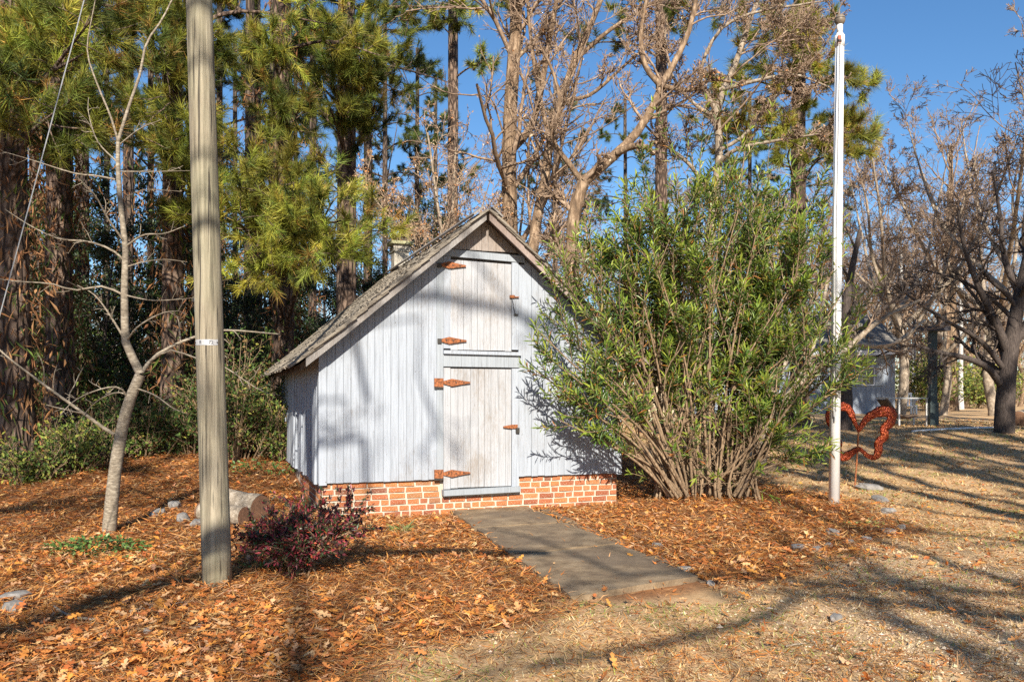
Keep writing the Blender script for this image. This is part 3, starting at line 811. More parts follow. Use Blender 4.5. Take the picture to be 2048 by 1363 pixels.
def pine_tree(name, label, trunk, boughs, seed, needles_n=46, L=.21, wd=.0045, group=None, twn=9, tuftn=3, vines=0, bark='pine_bark', cols=PINE_C, p=(.26, .27, .2, .2, .07), droop=.0, dens=1.0):
    g = np.random.default_rng(seed)
    P0, R0 = trunk; b = P0[0].copy()
    t = thing(name, label, 'pine tree', b, 0, group)
    mw = MB(); tubes(mw, P0 - b, R0, 14); mw.build('trunk', M[bark], t, True)
    mb, mn = MB(), MB()
    Pb, Rb = [], []
    for a, e in boughs:
        a = np.asarray(a, float); e = np.asarray(e, float)
        L_ = np.linalg.norm(e - a)
        m1 = a * .6 + e * .4 + [0, 0, .10 * L_] + g.normal(0, .05 * L_, 3)
        q = smooth_line([a, m1, e], 10) - b
        Pb.append(q); Rb.append(np.linspace(.012 + .013 * L_, .009, 10))
    Pb, Rb = np.stack(Pb), np.stack(Rb)
    tubes(mb, Pb, Rb, 6)
    P1, R1 = grow(Pb, Rb, twn, .35, 1.0, (30, 70), .34, .16, .12, 6, .6, .007, .6, g, .35)
    tubes(mb, P1, R1, 4)
    P2, R2 = grow(P1, R1, tuftn, .35, 1.0, (20, 55), .55, .15, .18, 4, .7, .005, .8, g, .3)
    tubes(mb, P2, R2, 3)
    mb.build('branches', M[bark], t, True, kind='stuff')
    tips = np.concatenate([P1[:, -1], P2[:, -1], Pb[:, -1]]); dr = np.concatenate([P1[:, -1] - P1[:, -2], P2[:, -1] - P2[:, -2], Pb[:, -1] - Pb[:, -2]])
    mids = np.concatenate([P2[:, 2], P1[:, 4]]); md = np.concatenate([P2[:, 3] - P2[:, 2], P1[:, 5] - P1[:, 4]])
    kk = g.random(len(mids)) < .8 * dens
    nb_ = len(Pb); bf = g.uniform(.42, 1.3, nb_); i1 = np.repeat(np.arange(nb_), twn); i2 = np.repeat(i1, tuftn)
    fac = np.concatenate([bf[i1], bf[i2], bf, np.concatenate([bf[i2], bf[i1]])[kk]])[:, None]
    tips = np.concatenate([tips, mids[kk]]); dr = np.concatenate([dr, md[kk]])
    dr = nrm(dr) + np.array([0, 0, .35 - droop])
    needles(mn, tips, dr, needles_n, L, wd, pick(cols, len(tips), g, .25, p) * fac, 1.25, g)
    mn.build('needles', M['needle'], t, kind='stuff')
    if vines:
        mv = MB(); n = vines
        tt = g.uniform(.02, .55, n); f = tt * (len(P0) - 1); i = f.astype(int); w = (f - i)[:, None]
        c = P0[i] * (1 - w) + P0[np.minimum(i + 1, len(P0) - 1)] * w - b
        a_ = g.uniform(0, 2 * pi, n); rr = np.interp(tt, np.linspace(0, 1, len(R0)), R0) + np.abs(g.normal(0, .16, n))
        c = c + np.stack([np.cos(a_) * rr, np.sin(a_) * rr, 0 * rr], 1)
        leaves(mv, c, g.normal(size=(n, 3)) * .6 + [0, 0, -1.0], g.normal(size=(n, 3)), g.uniform(.08, .3, n), g.uniform(.012, .05, n),
               pick([(.25, .12, .055), (.17, .085, .04), (.32, .17, .08), (.06, .09, .025), (.10, .14, .03)], n, g, p=[.3, .25, .2, .15, .1]), six=False)
        mv.build('hanging_straw_and_vines', M['litter'], t, kind='stuff')
    return t
def px_line(pts, d0, d1=None, r0=.1, r1=.05, n=14, g=None):
    d1 = d0 if d1 is None else d1
    q = [W(x, y, d0 + (d1 - d0) * i / max(1, len(pts) - 1)) for i, (x, y) in enumerate(pts)]
    return limb(q, r0, r1, n)
def to_ground(P):
    P = P.copy(); P[0, 2] = gz(P[0, 0], P[0, 1]) - .1
    return P
def straight(px, d, h, r0, r1, lean=(0, 0), n=16, seed=0, py=None):
    g = np.random.default_rng(seed)
    x = (px - 1024) / FPX * d
    z0 = float(gz(x, d)) - .1
    t = np.linspace(0, 1, n)
    P = np.stack([x + lean[0] * h * t + .02 * h * .1 * np.cumsum(g.normal(0, 1, n)) * .25, d + lean[1] * h * t, z0 + h * t], 1)
    R = r0 + (r1 - r0) * t; R[0] *= 1.35; R[1] *= 1.1
    return P, R
def bough_to(trunk, targets, back=.45):
    P, R = trunk
    out = []
    for e in targets:
        h = np.linalg.norm(P[:, :2] - e[:2], axis=1)
        zt = e[2] - back * float(h.min()) * .4
        i = int(np.argmin(np.abs(P[:, 2] - zt)))
        out.append((P[i], e))
    return out
def ring_boughs(trunk, z0, z1, n, r0, r1, g, rise=.25):
    P, R = trunk; out = []
    for k in range(n):
        u = (k + g.uniform(0, 1)) / n; z = z0 + (z1 - z0) * u
        i = int(np.argmin(np.abs(P[:, 2] - z)))
        a = k * 2.4 + g.uniform(-.5, .5); r = r0 + (r1 - r0) * u; r *= g.uniform(.7, 1.15)
        out.append((P[i], P[i] + np.array([cos(a) * r, sin(a) * r, r * rise * g.uniform(-.5, 1.4)])))
    return out

# ------------------------------------------------------------------ near and middle pines
g = np.random.default_rng(21)
def targets(lst, d, jit=.9):
    return [W(x, y, d + g.uniform(-jit, jit)) for x, y in lst]
tr = straight(16, 12.0, 15, .33, .2, (-.012, 0), seed=1)
pine_tree('pine_tree', 'thick pine with plated bark and hanging vines at the left edge of the woods', tr,
          bough_to(tr, targets([(95, 75), (45, 150), (150, 50), (120, 215), (10, 190), (60, 20), (180, 100), (190, 30), (30, 70)], 10.6)) + ring_boughs(tr, 8, 14, 8, 2.6, 1.5, g), 31, 56, .24, twn=9, vines=2600, cols=BRIGHT)
tr = straight(120, 14.5, 16, .24, .15, (.0, 0), seed=2)
pine_tree('pine_tree', 'pine wrapped in brown straw and vines, next to the thick left trunk', tr,
          bough_to(tr, targets([(220, 60), (250, 140), (170, 200), (60, 260), (205, 240), (100, 310)], 13)) + ring_boughs(tr, 8, 15, 8, 2.5, 1.3, g), 32, 50, .22, vines=3000)
tr = straight(345, 14.8, 16, .2, .13, (.004, 0), seed=3)
pine_tree('pine_tree', 'pine with bright low tufts directly behind the utility pole', tr,
          bough_to(tr, targets([(290, 60), (330, 130), (270, 225), (345, 250), (420, 165), (440, 60), (380, 40), (250, 20), (320, 300), (365, 420), (330, 180), (410, 290), (360, 330)], 13)) + ring_boughs(tr, 7.5, 15, 9, 2.6, 1.4, g), 33, 54, .22, vines=1600, cols=BRIGHT)
tr = straight(566, 16.5, 17, .22, .14, (.0, 0), seed=4)
pine_tree('pine_tree', 'pine with sunny yellow green boughs drooping beside the shed roof', tr,
          bough_to(tr, targets([(465, 340), (540, 370), (600, 400), (655, 440), (720, 480), (470, 440), (520, 430), (580, 470), (500, 500), (640, 500), (690, 440), (555, 340), (450, 390), (610, 455), (540, 470)], 13.2, .6)
                   + targets([(480, 100), (540, 180), (600, 210), (530, 60)], 15)) + ring_boughs(tr, 8, 16, 8, 2.6, 1.4, g), 34, 52, .22, twn=10, cols=BRIGHT, p=(.3, .2, .34, .1, .06), vines=1200)
tr = straight(694, 19.5, 19, .25, .16, (.0, 0), seed=5)
pine_tree('pine_tree', 'tall dark pine rising behind the left slope of the shed roof', tr,
          bough_to(tr, targets([(770, 80), (790, 140), (700, 110), (645, 170), (720, 215), (690, 190), (755, 170), (600, 75), (640, 40), (790, 60), (560, 130), (690, 240), (735, 60), (670, 80)], 17.5)) + ring_boughs(tr, 10, 18, 10, 3, 1.5, g), 35, 50, .24, wd=.0055)
tr = straight(905, 27, 21, .2, .14, (-.003, 0), seed=6)
pine_tree('pine_tree', 'slim straight pine trunk above the left side of the gable', tr, ring_boughs(tr, 14, 20, 12, 2.8, 1.5, g) + bough_to(tr, targets([(985, 115), (915, 20), (860, 40)], 26)), 36, 36, .26, wd=.008)
tr = straight(1325, 24, 20, .2, .13, (-.002, 0), seed=7)
pine_tree('pine_tree', 'dark pine trunk between the crooked tree and the oleander', tr, ring_boughs(tr, 9.5, 19, 14, 3, 1.4, g), 37, 36, .26, wd=.007)
tr = straight(1600, 22, 19, .22, .13, (.004, 0), seed=8)
pine_tree('pine_tree', 'golden green pine crown spreading behind the flagpole', tr,
          bough_to(tr, targets([(1560, 30), (1600, 70), (1640, 110), (1690, 150), (1715, 255), (1760, 275), (1660, 290), (1520, 240), (1470, 40), (1500, 120), (1560, 160), (1610, 210), (1740, 180), (1700, 300), (1580, 290), (1440, 150), (1640, 40), (1450, 260)], 21, 1.4)) + ring_boughs(tr, 8, 18, 8, 2.4, 1.4, g), 38, 42, .27, wd=.0065, twn=10, cols=PINE_C, p=(.3, .15, .35, .08, .12))
# pines deeper in the woods, from three models
protos = []
for k in range(3):
    trk = straight(1024, .001, 18, .15, .09, (0, 0), seed=40 + k); trk = (trk[0] - [0, 0, trk[0][0, 2]], trk[1])
    gg = np.random.default_rng(50 + k)
    protos.append(pine_tree('pine_tree', 'slender forest pine standing deep in the woods', trk, ring_boughs(trk, 8.5 + k, 17.5, 12, 2.9, 1.2, gg, .1), 60 + k, 30, .27, .009, 'pines deep in the woods', 8, 3, vines=900, bark='dim_bark', cols=[(.12, .145, .028), (.075, .105, .025), (.17, .175, .03), (.05, .075, .02)], p=(.25, .3, .1, .35)))  # darker needle colours stand in for the shade on these deep pines
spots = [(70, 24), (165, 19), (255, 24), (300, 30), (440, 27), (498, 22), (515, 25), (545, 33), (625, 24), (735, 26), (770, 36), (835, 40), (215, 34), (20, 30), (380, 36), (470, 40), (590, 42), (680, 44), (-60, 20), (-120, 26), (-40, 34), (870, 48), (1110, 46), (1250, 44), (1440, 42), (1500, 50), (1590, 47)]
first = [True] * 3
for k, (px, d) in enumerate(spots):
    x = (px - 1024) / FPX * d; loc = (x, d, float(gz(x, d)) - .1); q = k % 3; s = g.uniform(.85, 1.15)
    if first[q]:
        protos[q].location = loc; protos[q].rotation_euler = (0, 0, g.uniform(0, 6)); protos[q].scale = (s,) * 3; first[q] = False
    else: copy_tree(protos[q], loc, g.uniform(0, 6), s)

# dark broadleaf evergreens filling the woods below the pines
def evergreen(seed, h, rx, n):
    g_ = np.random.default_rng(seed)
    t = thing('evergreen_tree', 'dark broadleaf evergreen filling the woods below the pines', 'tree', (0, 0, 0), 0, 'dark evergreens below the pines')
    P, R = limb([[0, 0, -.1], [g_.normal(0, .1), g_.normal(0, .1), h * .5], [g_.normal(0, .2), 0, h * .95]], .07, .015)
    mw = MB(); tubes(mw, P, R, 8); mw.build('trunk', M['dark_bark'], t, True)
    P1, R1 = grow(P[None], R[None], 46, .08, 1, (50, 85), rx / h, .12, .1, 6, .5, .008, .5, g_, .45); mt = MB(); tubes(mt, P1, R1, 4)
    P2, R2 = grow(P1, R1, 6, .25, 1, (30, 60), .45, .15, .05, 5, .6, .004, .6, g_); tubes(mt, P2, R2, 3); mt.build('branches', M['dark_bark'], t, kind='stuff')
    i = g_.integers(0, len(P2), n); j = g_.integers(1, 5, n); mb = MB()
    leaves(mb, P2[i, j] + g_.normal(0, .07, (n, 3)), g_.normal(size=(n, 3)), g_.normal(0, .6, (n, 3)) + [0, -.3, .7], g_.uniform(.06, .12, n), g_.uniform(.03, .055, n),
           pick([(.014, .026, .009), (.024, .045, .013), (.045, .075, .018), (.10, .13, .03), (.075, .045, .022)], n, g_, .25, [.36, .3, .2, .07, .07]), six=False)  # leaf tones lowered to paint in the shaded gaps of the woods
    mb.build('foliage', M['leaf'], t, kind='stuff')
    return t
evs = [evergreen(91, 5.5, 1.9, 9000), evergreen(92, 4.2, 1.7, 8000)]
for k, (px, d_, s_) in enumerate([(70, 17.5, .95), (150, 20, 1.1), (215, 17, .8), (300, 20, 1.15), (390, 18, .9), (455, 21, .85), (530, 24, 1.0), (600, 22, .95), (645, 27, 1.1), (-20, 18, 1.2), (250, 25, 1.3), (350, 27, 1.3), (110, 27, 1.4), (790, 24, 1.0), (840, 27, 1.25), (740, 30, 1.2), (430, 30, 1.25), (560, 33, 1.4), (1240, 27, 1.05), (690, 36, 1.3)]):
    x = (px - 1024) / FPX * d_; loc = (x, d_, float(gz(x, d_)) - .1); a_ = g.uniform(0, 6)
    if k < 2: evs[k].location = loc; evs[k].rotation_euler = (0, 0, a_); evs[k].scale = (s_,) * 3
    else: copy_tree(evs[k % 2], loc, a_, s_)

# ------------------------------------------------------------------ bare trees behind the shed
tr1 = px_line([(1022, 560), (1020, 440), (1018, 330), (1022, 200), (1030, 80), (1036, -60), (1040, -260)], 17.5, 17.5, .18, .11)
tr1 = (to_ground(np.concatenate([[tr1[0][0] * [1, 1, 0]], tr1[0]])), np.concatenate([[.21], tr1[1]]))
bare_tree('bare_tree', 'tall straight bare trunk with tan bark rising behind the shed peak',
          [tr1, px_line([(1024, 300), (1058, 262), (1075, 215), (1092, 120), (1110, 20), (1135, -120)], 17.5, 17, .085, .035), px_line([(1034, 30), (1010, -60), (985, -160)], 17.5, 17, .09, .04),
           px_line([(1030, 120), (1060, 90), (1100, 40), (1150, -40)], 17.5, 18, .05, .02)], [dict(BARE[0], n=10, ratio=.30), BARE[1], BARE[2], dict(BARE[3], n=2)], 71, dead=250)
tr2 = px_line([(1066, 500), (1075, 430), (1092, 350), (1100, 280), (1122, 200), (1150, 120), (1190, 30), (1230, -80)], 16.5, 17.5, .115, .045)
tr2 = (to_ground(np.concatenate([[tr2[0][0] * [1, 1, 0] - [.15, 0, 0]], tr2[0]])), np.concatenate([[.15], tr2[1]]))
bare_tree('bare_tree', 'leaning bare tree with forked trunk between the peak and the crooked tree',
          [tr2, px_line([(1100, 280), (1085, 220), (1070, 140), (1060, 60), (1050, -60)], 16.8, 17.2, .055, .025), px_line([(1150, 120), (1220, 60), (1300, 10), (1400, -60)], 17.4, 17, .05, .02),
           px_line([(1122, 200), (1180, 190), (1250, 130), (1330, 60)], 17, 16.4, .045, .015)], [dict(BARE[0], n=10, ratio=.34), BARE[1], BARE[2], dict(BARE[3], n=2)], 72, dead=300)
tr3 = px_line([(1145, 500), (1148, 430), (1166, 365)], 15, 15, .125, .115)
tr3 = (to_ground(np.concatenate([[tr3[0][0] * [1, 1, 0]], tr3[0]])), np.concatenate([[.17], tr3[1]]))
bare_tree('bare_tree', 'crooked pale bare tree with one thick limb bending to the right',
          [tr3, px_line([(1166, 365), (1195, 340), (1235, 305), (1270, 270), (1305, 215), (1322, 172), (1352, 120), (1380, 55), (1400, -40)], 15, 15.4, .10, .035),
           px_line([(1166, 365), (1140, 330), (1112, 292), (1104, 262), (1120, 215), (1108, 150), (1080, 90)], 15, 14.6, .055, .02),
           px_line([(1235, 305), (1268, 292), (1302, 296)], 15, 14.6, .07, .045), px_line([(1322, 172), (1290, 130), (1282, 60), (1300, -30)], 15.2, 15.5, .06, .025),
           px_line([(1322, 172), (1380, 180), (1420, 160), (1470, 165)], 15.2, 14.8, .05, .02)], [dict(BARE[0], n=9, ratio=.36, up=.05), BARE[1], BARE[2], dict(BARE[3], n=2)], 73, twig='twig', dead=350)
tr5 = px_line([(1415, 560), (1425, 420), (1440, 300), (1432, 220), (1470, 130), (1500, 40), (1540, -60)], 16.5, 16, .105, .035)
tr5 = (to_ground(np.concatenate([[tr5[0][0] * [1, 1, 0]], tr5[0]])), np.concatenate([[.13], tr5[1]]))
bare_tree('bare_tree', 'pale many branched bare tree tangled above the oleander',
          [tr5, px_line([(1440, 300), (1490, 270), (1540, 205), (1610, 140), (1650, 90), (1680, 40)], 16.3, 15, .04, .014), px_line([(1432, 220), (1400, 150), (1440, 60), (1510, 25), (1600, 10), (1660, 0)], 16.3, 15.2, .045, .014),
           px_line([(1425, 340), (1470, 300), (1560, 280), (1640, 268)], 16.4, 15, .05, .015), px_line([(1436, 240), (1380, 200), (1340, 140), (1330, 60)], 16.3, 16, .04, .014),
           px_line([(1440, 180), (1520, 160), (1590, 150), (1660, 175)], 16.2, 15, .045, .014), px_line([(1425, 400), (1380, 330), (1330, 290), (1290, 250)], 16.4, 15.6, .05, .02)],
          [dict(BARE[0], n=10, ratio=.38, up=.0, rmin=.012), dict(BARE[1], up=0), dict(BARE[2], up=-.02), dict(BARE[3], n=2)], 74, bark='pale_bark', twig='twig', dead=260)
# tan-leaved saplings at the shed roof
for k, (px, d, lean, lab) in enumerate([(945, 17, -.14, 'tan leaved sapling leaning left above the shed roof'), (880, 18.5, .05, 'tan leaved sapling between the vent stack and the slim pine'), (1000, 20, .1, 'thin tan leaved sapling close behind the shed peak')]):
    P, R = straight(px, d, 6.6, .06, .02, (lean, 0), seed=80 + k)
    P2 = limb([P[6], P[8] + [-.6, 0, .5], P[11] + [-1.5, -.2, .6]], .035, .01); P3 = limb([P[5], P[7] + [.5, 0, .6], P[10] + [1.2, .2, .7]], .035, .01)
    bare_tree('sapling', lab, [(P, R), P2, P3], [dict(BARE[0], n=12, ratio=.4, t0=.35), dict(BARE[1], n=6), dict(BARE[2], n=4)], 85 + k, bark='pale_bark', dead=1500 if k < 2 else 500)
# bare trees on the right, from two models, each with its own size and turn
def model(seed, h, r, bk):
    g_ = np.random.default_rng(seed)
    hk = h * .34
    P, R = limb([[0, 0, 0], [g_.normal(0, .12), g_.normal(0, .12), hk * .5], [g_.normal(0, .3), g_.normal(0, .3), hk]], r, r * .75); R[0] *= 1.3
    lm = [(P, R)]
    for k in range(6):
        i = 13 - 2 * (k // 2); a = k * 2.2 + g_.uniform(0, 1); L = h * g_.uniform(.5, .68); w = g_.uniform(.18, .5)
        dv = np.array([cos(a) * w, sin(a) * w, .0])
        lm.append(limb([P[i], P[i] + (dv * .8 + [0, 0, .28]) * L, P[i] + (dv * 1.25 + [0, 0, .6]) * L + g_.normal(0, .2, 3), P[i] + (dv * 1.7 + [0, 0, .98]) * L], R[i] * g_.uniform(.5, .7), .015))
    return lm
def model_tree(seed, h, r, bk, levels, label, group):
    return bare_tree('bare_tree', label, model(seed, h, r, bk), levels, seed, bark=bk, group=group, base=np.zeros(3), dead=120)
LV = [dict(BARE[0], n=7, ratio=.36), dict(BARE[1], n=6), dict(BARE[2], n=7, rmin=.010), dict(BARE[3], n=2, rmin=.0105)]
ma = model_tree(101, 11, .17, 'pale_bark', LV, 'pale bare tree with forked trunk against the sky beside the flagpole', 'bare trees round the lawn')
mb_ = model_tree(102, 12, .16, 'oak_bark', LV, 'grey brown bare tree in the far woods', 'bare trees in the far woods')
mc_ = model_tree(103, 12, .2, 'oak_bark', [dict(BARE[0], n=6, ratio=.4), dict(BARE[1], n=3)], 'bare tree across the drive dappling the yard with shade', 'bare trees across the drive')
def put(o, px, d, s, rz, cp=True, label=None, group=None):
    x = (px - 1024) / FPX * d; loc = (x, d, float(gz(x, d)) - .1)
    if cp: return copy_tree(o, loc, rz, s, label, group)
    o.location = loc; o.rotation_euler = (0, 0, rz); o.scale = (s,) * 3
    return o
put(ma, 1800, 27, .95, .5, False)
for px, d_, s_, a_, lab in [(1885, 31, .9, 2.2, 'smaller pale bare tree behind the bird feeder post'), (1990, 30, 1.12, 4.0, 'tall pale bare tree behind the broad dark tree'), (2080, 24, 1.0, 1.1, 'pale bare tree spreading past the broad dark tree'), (1725, 34, .85, 3.0, 'pale bare tree rising behind the grey house roof')]:
    put(ma, px, d_, s_, a_, True, lab, 'bare trees round the lawn')
farspots = [(1560, 44), (1640, 52), (1700, 58), (1760, 46), (1815, 55), (1860, 62), (1905, 48), (1950, 57), (1995, 66), (2040, 50), (2090, 60), (1480, 58), (1400, 52), (1320, 60), (1220, 56), (1130, 58), (1040, 52), (960, 46), (890, 54), (820, 44), (760, 50), (1840, 72), (1925, 78), (1740, 70), (2010, 80), (1660, 76), (1580, 68)]
for k, (px, d) in enumerate(farspots):
    put(mb_, px, d, g.uniform(.75, 1.2) * (1 if d < 60 else 1.15), g.uniform(0, 6), k > 0)
# the dark tree at the right edge and the leaning trunks behind the oleander
d = 19.5
tr7 = px_line([(2008, 845), (2012, 780), (2018, 720), (2030, 640), (2050, 540), (2075, 420)], d, d, .23, .08)
tr7[0][0, 2] = gz(tr7[0][0, 0], tr7[0][0, 1]) - .1
bare_tree('bare_tree', 'broad dark bare tree shading the lawn at the right edge',
          [tr7, px_line([(2006, 775), (1975, 735), (1930, 715), (1880, 705), (1820, 690), (1770, 705)], d, d - 1, .09, .02), px_line([(2014, 700), (1990, 640), (1960, 580), (1930, 500), (1915, 420)], d, d - .6, .11, .02),
           px_line([(2022, 690), (2060, 640), (2090, 600), (2140, 560)], d, d, .13, .05), px_line([(2040, 590), (2010, 520), (2000, 430), (1985, 340)], d, d + .4, .09, .02),
           px_line([(2010, 740), (1960, 680), (1890, 640), (1830, 600), (1790, 570)], d, d - 1.2, .07, .015), px_line([(2030, 640), (1985, 600), (1920, 560), (1850, 540)], d, d + .6, .06, .015)],
          [dict(BARE[0], n=10, ratio=.4, up=.02, t0=.2), dict(BARE[1], n=6, up=0), dict(BARE[2], n=5, up=-.03), dict(BARE[3], n=2)], 110, bark='dark_bark', twig='dark_bark')
d = 14.6
pts = [[(1520, 905), (1535, 850), (1570, 800), (1610, 760), (1640, 730), (1690, 700), (1760, 640), (1840, 600)], [(1520, 905), (1510, 840), (1490, 770), (1460, 700), (1440, 620)],
       [(1535, 850), (1575, 800), (1610, 740), (1625, 690), (1640, 640), (1655, 560)], [(1520, 880), (1545, 780), (1580, 700), (1600, 620), (1600, 520)], [(1640, 730), (1700, 690), (1780, 690), (1850, 640)]]
lm = [px_line(q, d, d + .5 * k, .10 - .008 * k, .025) for k, q in enumerate(pts)]
lm[0][0][0, 2] = gz(lm[0][0][0, 0], lm[0][0][0, 1]) - .1
bare_tree('bare_tree', 'low bare tree with several leaning pale trunks behind the oleander', lm, [dict(BARE[0], n=7, ratio=.36, up=.08, t0=.45), dict(BARE[1], n=5), dict(BARE[2], n=4)], 111, bark='pale_bark')
P = px_line([(1690, 832), (1692, 790), (1690, 740), (1702, 690), (1690, 640), (1700, 560), (1720, 460)], 20, 20, .17, .05)
P[0][0, 2] = gz(P[0][0, 0], P[0][0, 1]) - .1
bare_tree('bare_tree', 'dark trunk standing between the flagpole and the grey house', [P, px_line([(1702, 690), (1740, 640), (1790, 600), (1850, 560)], 20, 20, .06, .02)], [dict(BARE[0], n=7, t0=.5), dict(BARE[1], n=5), dict(BARE[2], n=4)], 112, bark='dark_bark', twig='dark_bark')
for px, d, r, lab, bk, h in [(1922, 40, .12, 'white barked trunk standing behind the feeder post', 'white_bark', 10), (1906, 37, .21, 'sunlit tan trunk beside the white barked one', 'oak_bark', 12), (1890, 36, .16, 'smaller tan trunk leaning beside the sunlit one', 'oak_bark', 10), (1826, 40, .1, 'white barked trunk at the corner of the grey house', 'white_bark', 9), (1805, 34, .1, 'thin pale trunk touching the corner of the grey house', 'white_bark', 8)]:
    t_ = straight(px, d, h, r, r * .4, (g.uniform(-.02, .02), 0), seed=int(px))
    bare_tree('bare_tree', lab, [t_], [dict(BARE[0], n=14, t0=.5), dict(BARE[1], n=6), dict(BARE[2], n=5, rmin=.006)], int(px), bark=bk)

# the far edge of the woods: a mass of trunks, twigs and brown leaves nobody could count
gw = np.random.default_rng(300)
n = 900
x = gw.uniform(-75, 95, n); y = gw.uniform(60, 100, n)
P = np.stack([np.stack([x, y, gz(x, y) - .2], 1) + np.array([0, 0, 1.]) * hh + gw.normal(0, .25, (n, 3)) * (hh / 6) for hh in np.linspace(0, 11, 5)], 1)
P[:, :, 2] = np.minimum(P[:, :, 2], P[:, :1, 2] + gw.uniform(5, 13, (n, 1)))
R = gw.uniform(.05, .16, n)[:, None] * np.linspace(1, .25, 5)[None]
mw = MB(); tubes(mw, P, R, 4, pick([(.30, .24, .19), (.20, .155, .12), (.40, .34, .28)], n, gw))
P1, R1 = grow(P, R, 7, .25, 1, (30, 60), .28, .15, .12, 4, .5, .015, .5, gw); tubes(mw, P1, R1, 3, pick([(.30, .24, .20), (.24, .19, .15)], len(P1), gw))
P2, R2 = grow(P1, R1, 2, .2, 1, (30, 60), .55, .15, .1, 3, .6, .014, .6, gw); tubes(mw, P2, R2, 3, pick([(.32, .25, .21), (.26, .2, .17)], len(P2), gw))
n = 16000; i = gw.integers(0, len(P2), n)
c = P2[i, 1] + gw.normal(0, .5, (n, 3)); c[:, 2] = gz(c[:, 0], c[:, 1]) + (c[:, 2] - gz(c[:, 0], c[:, 1])) * gw.uniform(0, 1, n) ** 1.3
leaves(mw, c, gw.normal(size=(n, 3)), gw.normal(size=(n, 3)), gw.uniform(.15, .4, n), gw.uniform(.1, .25, n), pick([(.30, .19, .10), (.38, .27, .14), (.22, .20, .07), (.16, .18, .05), (.26, .17, .11)], n, gw), six=False)
n = 34000; x = gw.uniform(-75, 95, n); y = gw.uniform(56, 84, n)
cx = 2.2 * np.sin(x * .55) + 1.5 * np.sin(x * 1.7 + y * .3); zz = np.abs(gw.normal(0, 1, n)) * (1.6 + .35 * cx)
leaves(mw, np.stack([x, y, gz(x, y) + np.clip(zz, 0, 8)], 1), gw.normal(size=(n, 3)), gw.normal(size=(n, 3)), gw.uniform(.18, .5, n), gw.uniform(.07, .24, n), pick([(.30, .20, .12), (.36, .27, .17), (.20, .16, .08), (.15, .16, .06), (.24, .17, .12), (.42, .33, .24)], n, gw), six=False)
mw.build('distant_woods', M['soft_leaf'], None, kind='stuff', label='brown tangle of distant woods closing the view', category='woods')
# ------------------------------------------------------------------ utility pole and guy wire
pb = G(435, 1166); pb[2] -= .05
ptop = W(397, -40, pb[1]); ptop = pb + (ptop - pb) / (ptop[2] - pb[2]) * 8.6
pole = thing('utility_pole', 'weathered round wooden utility pole standing in the leaves', 'utility pole', pb)
P = np.linspace([0, 0, 0], ptop - pb, 30); R = np.linspace(.108, .082, 30)
tubes(MB(), P, R, 28, cap=True).build('shaft', M['pole'], pole, True)
tz = (W(419, 684, pb[1] - .1) - pb); f_ = tz[2] / (ptop - pb)[2]; c0 = (ptop - pb) * f_
rr = .108 - .026 * f_ + .003
tag = link('number_plate', None, pole); tag.empty_display_size = .05
an = np.linspace(-.92, .92, 11) - pi / 2; q = np.stack([np.cos(an) * rr, np.sin(an) * rr], 1)
V = np.concatenate([np.c_[q + c0[:2], np.full(11, tz[2] - .021)], np.c_[q + c0[:2], np.full(11, tz[2] + .021)]]); V[[0, 11], 2] = [tz[2] - .012, tz[2] + .012]; V[[10, 21], 2] += .004
i = np.arange(10)
MB().add(V, np.stack([i, i + 1, i + 12, i + 11], 1)).build('plate', M['plate'], tag)
def text(name, s, size, loc, rot, mat, parent, ext=.0008):
    cu_ = bpy.data.curves.new(name, 'FONT'); cu_.body = s; cu_.size = size; cu_.align_x = 'CENTER'; cu_.align_y = 'CENTER'; cu_.extrude = ext
    ob = bpy.data.objects.new(name, cu_); col.objects.link(ob)
    dg = bpy.context.evaluated_depsgraph_get(); me = bpy.data.meshes.new_from_object(ob.evaluated_get(dg)); bpy.data.objects.remove(ob)
    me.materials.clear(); me.materials.append(mat)
    o = link(name, me, parent); o.location = [float(v) for v in loc]; o.rotation_euler = rot
    return o
for s, a in (('8', -.33), ('72', .42)):
    aa = a - pi / 2
    text('digits', s, .036, (c0[0] + cos(aa) * (rr + .002), c0[1] + sin(aa) * (rr + .002), tz[2]), (pi / 2, 0, a), M['ink'], tag)
for a in (-.86, .86):
    aa = a - pi / 2; p0 = np.array([c0[0] + cos(aa) * rr, c0[1] + sin(aa) * rr, tz[2]]); dv = np.array([cos(aa), sin(aa), 0])
    tubes(MB(), np.array([p0 - dv * .004, p0 + dv * .004]), np.full(2, .005), 6, cap=True).build('nail', M['iron'], tag)
gtop = pb + (ptop - pb) * (7.1 / 8.6) + np.array([-.08, 0, 0])
ganc = np.array([-4.42, pb[1] + .1, float(gz(-4.42, pb[1])) - .05])
gw_ = thing('guy_wire', 'thin steel guy wire slanting down left of the utility pole', 'wire', ganc)
tubes(MB(), np.linspace(gtop - ganc, [0, 0, .3], 8), np.full(8, .0045), 5).build('cable', M['steel'], gw_)
tubes(MB(), np.array([[0, 0, -.1], (gtop - ganc) * .045]), np.full(2, .009), 6).build('anchor_rod', M['steel'], gw_)

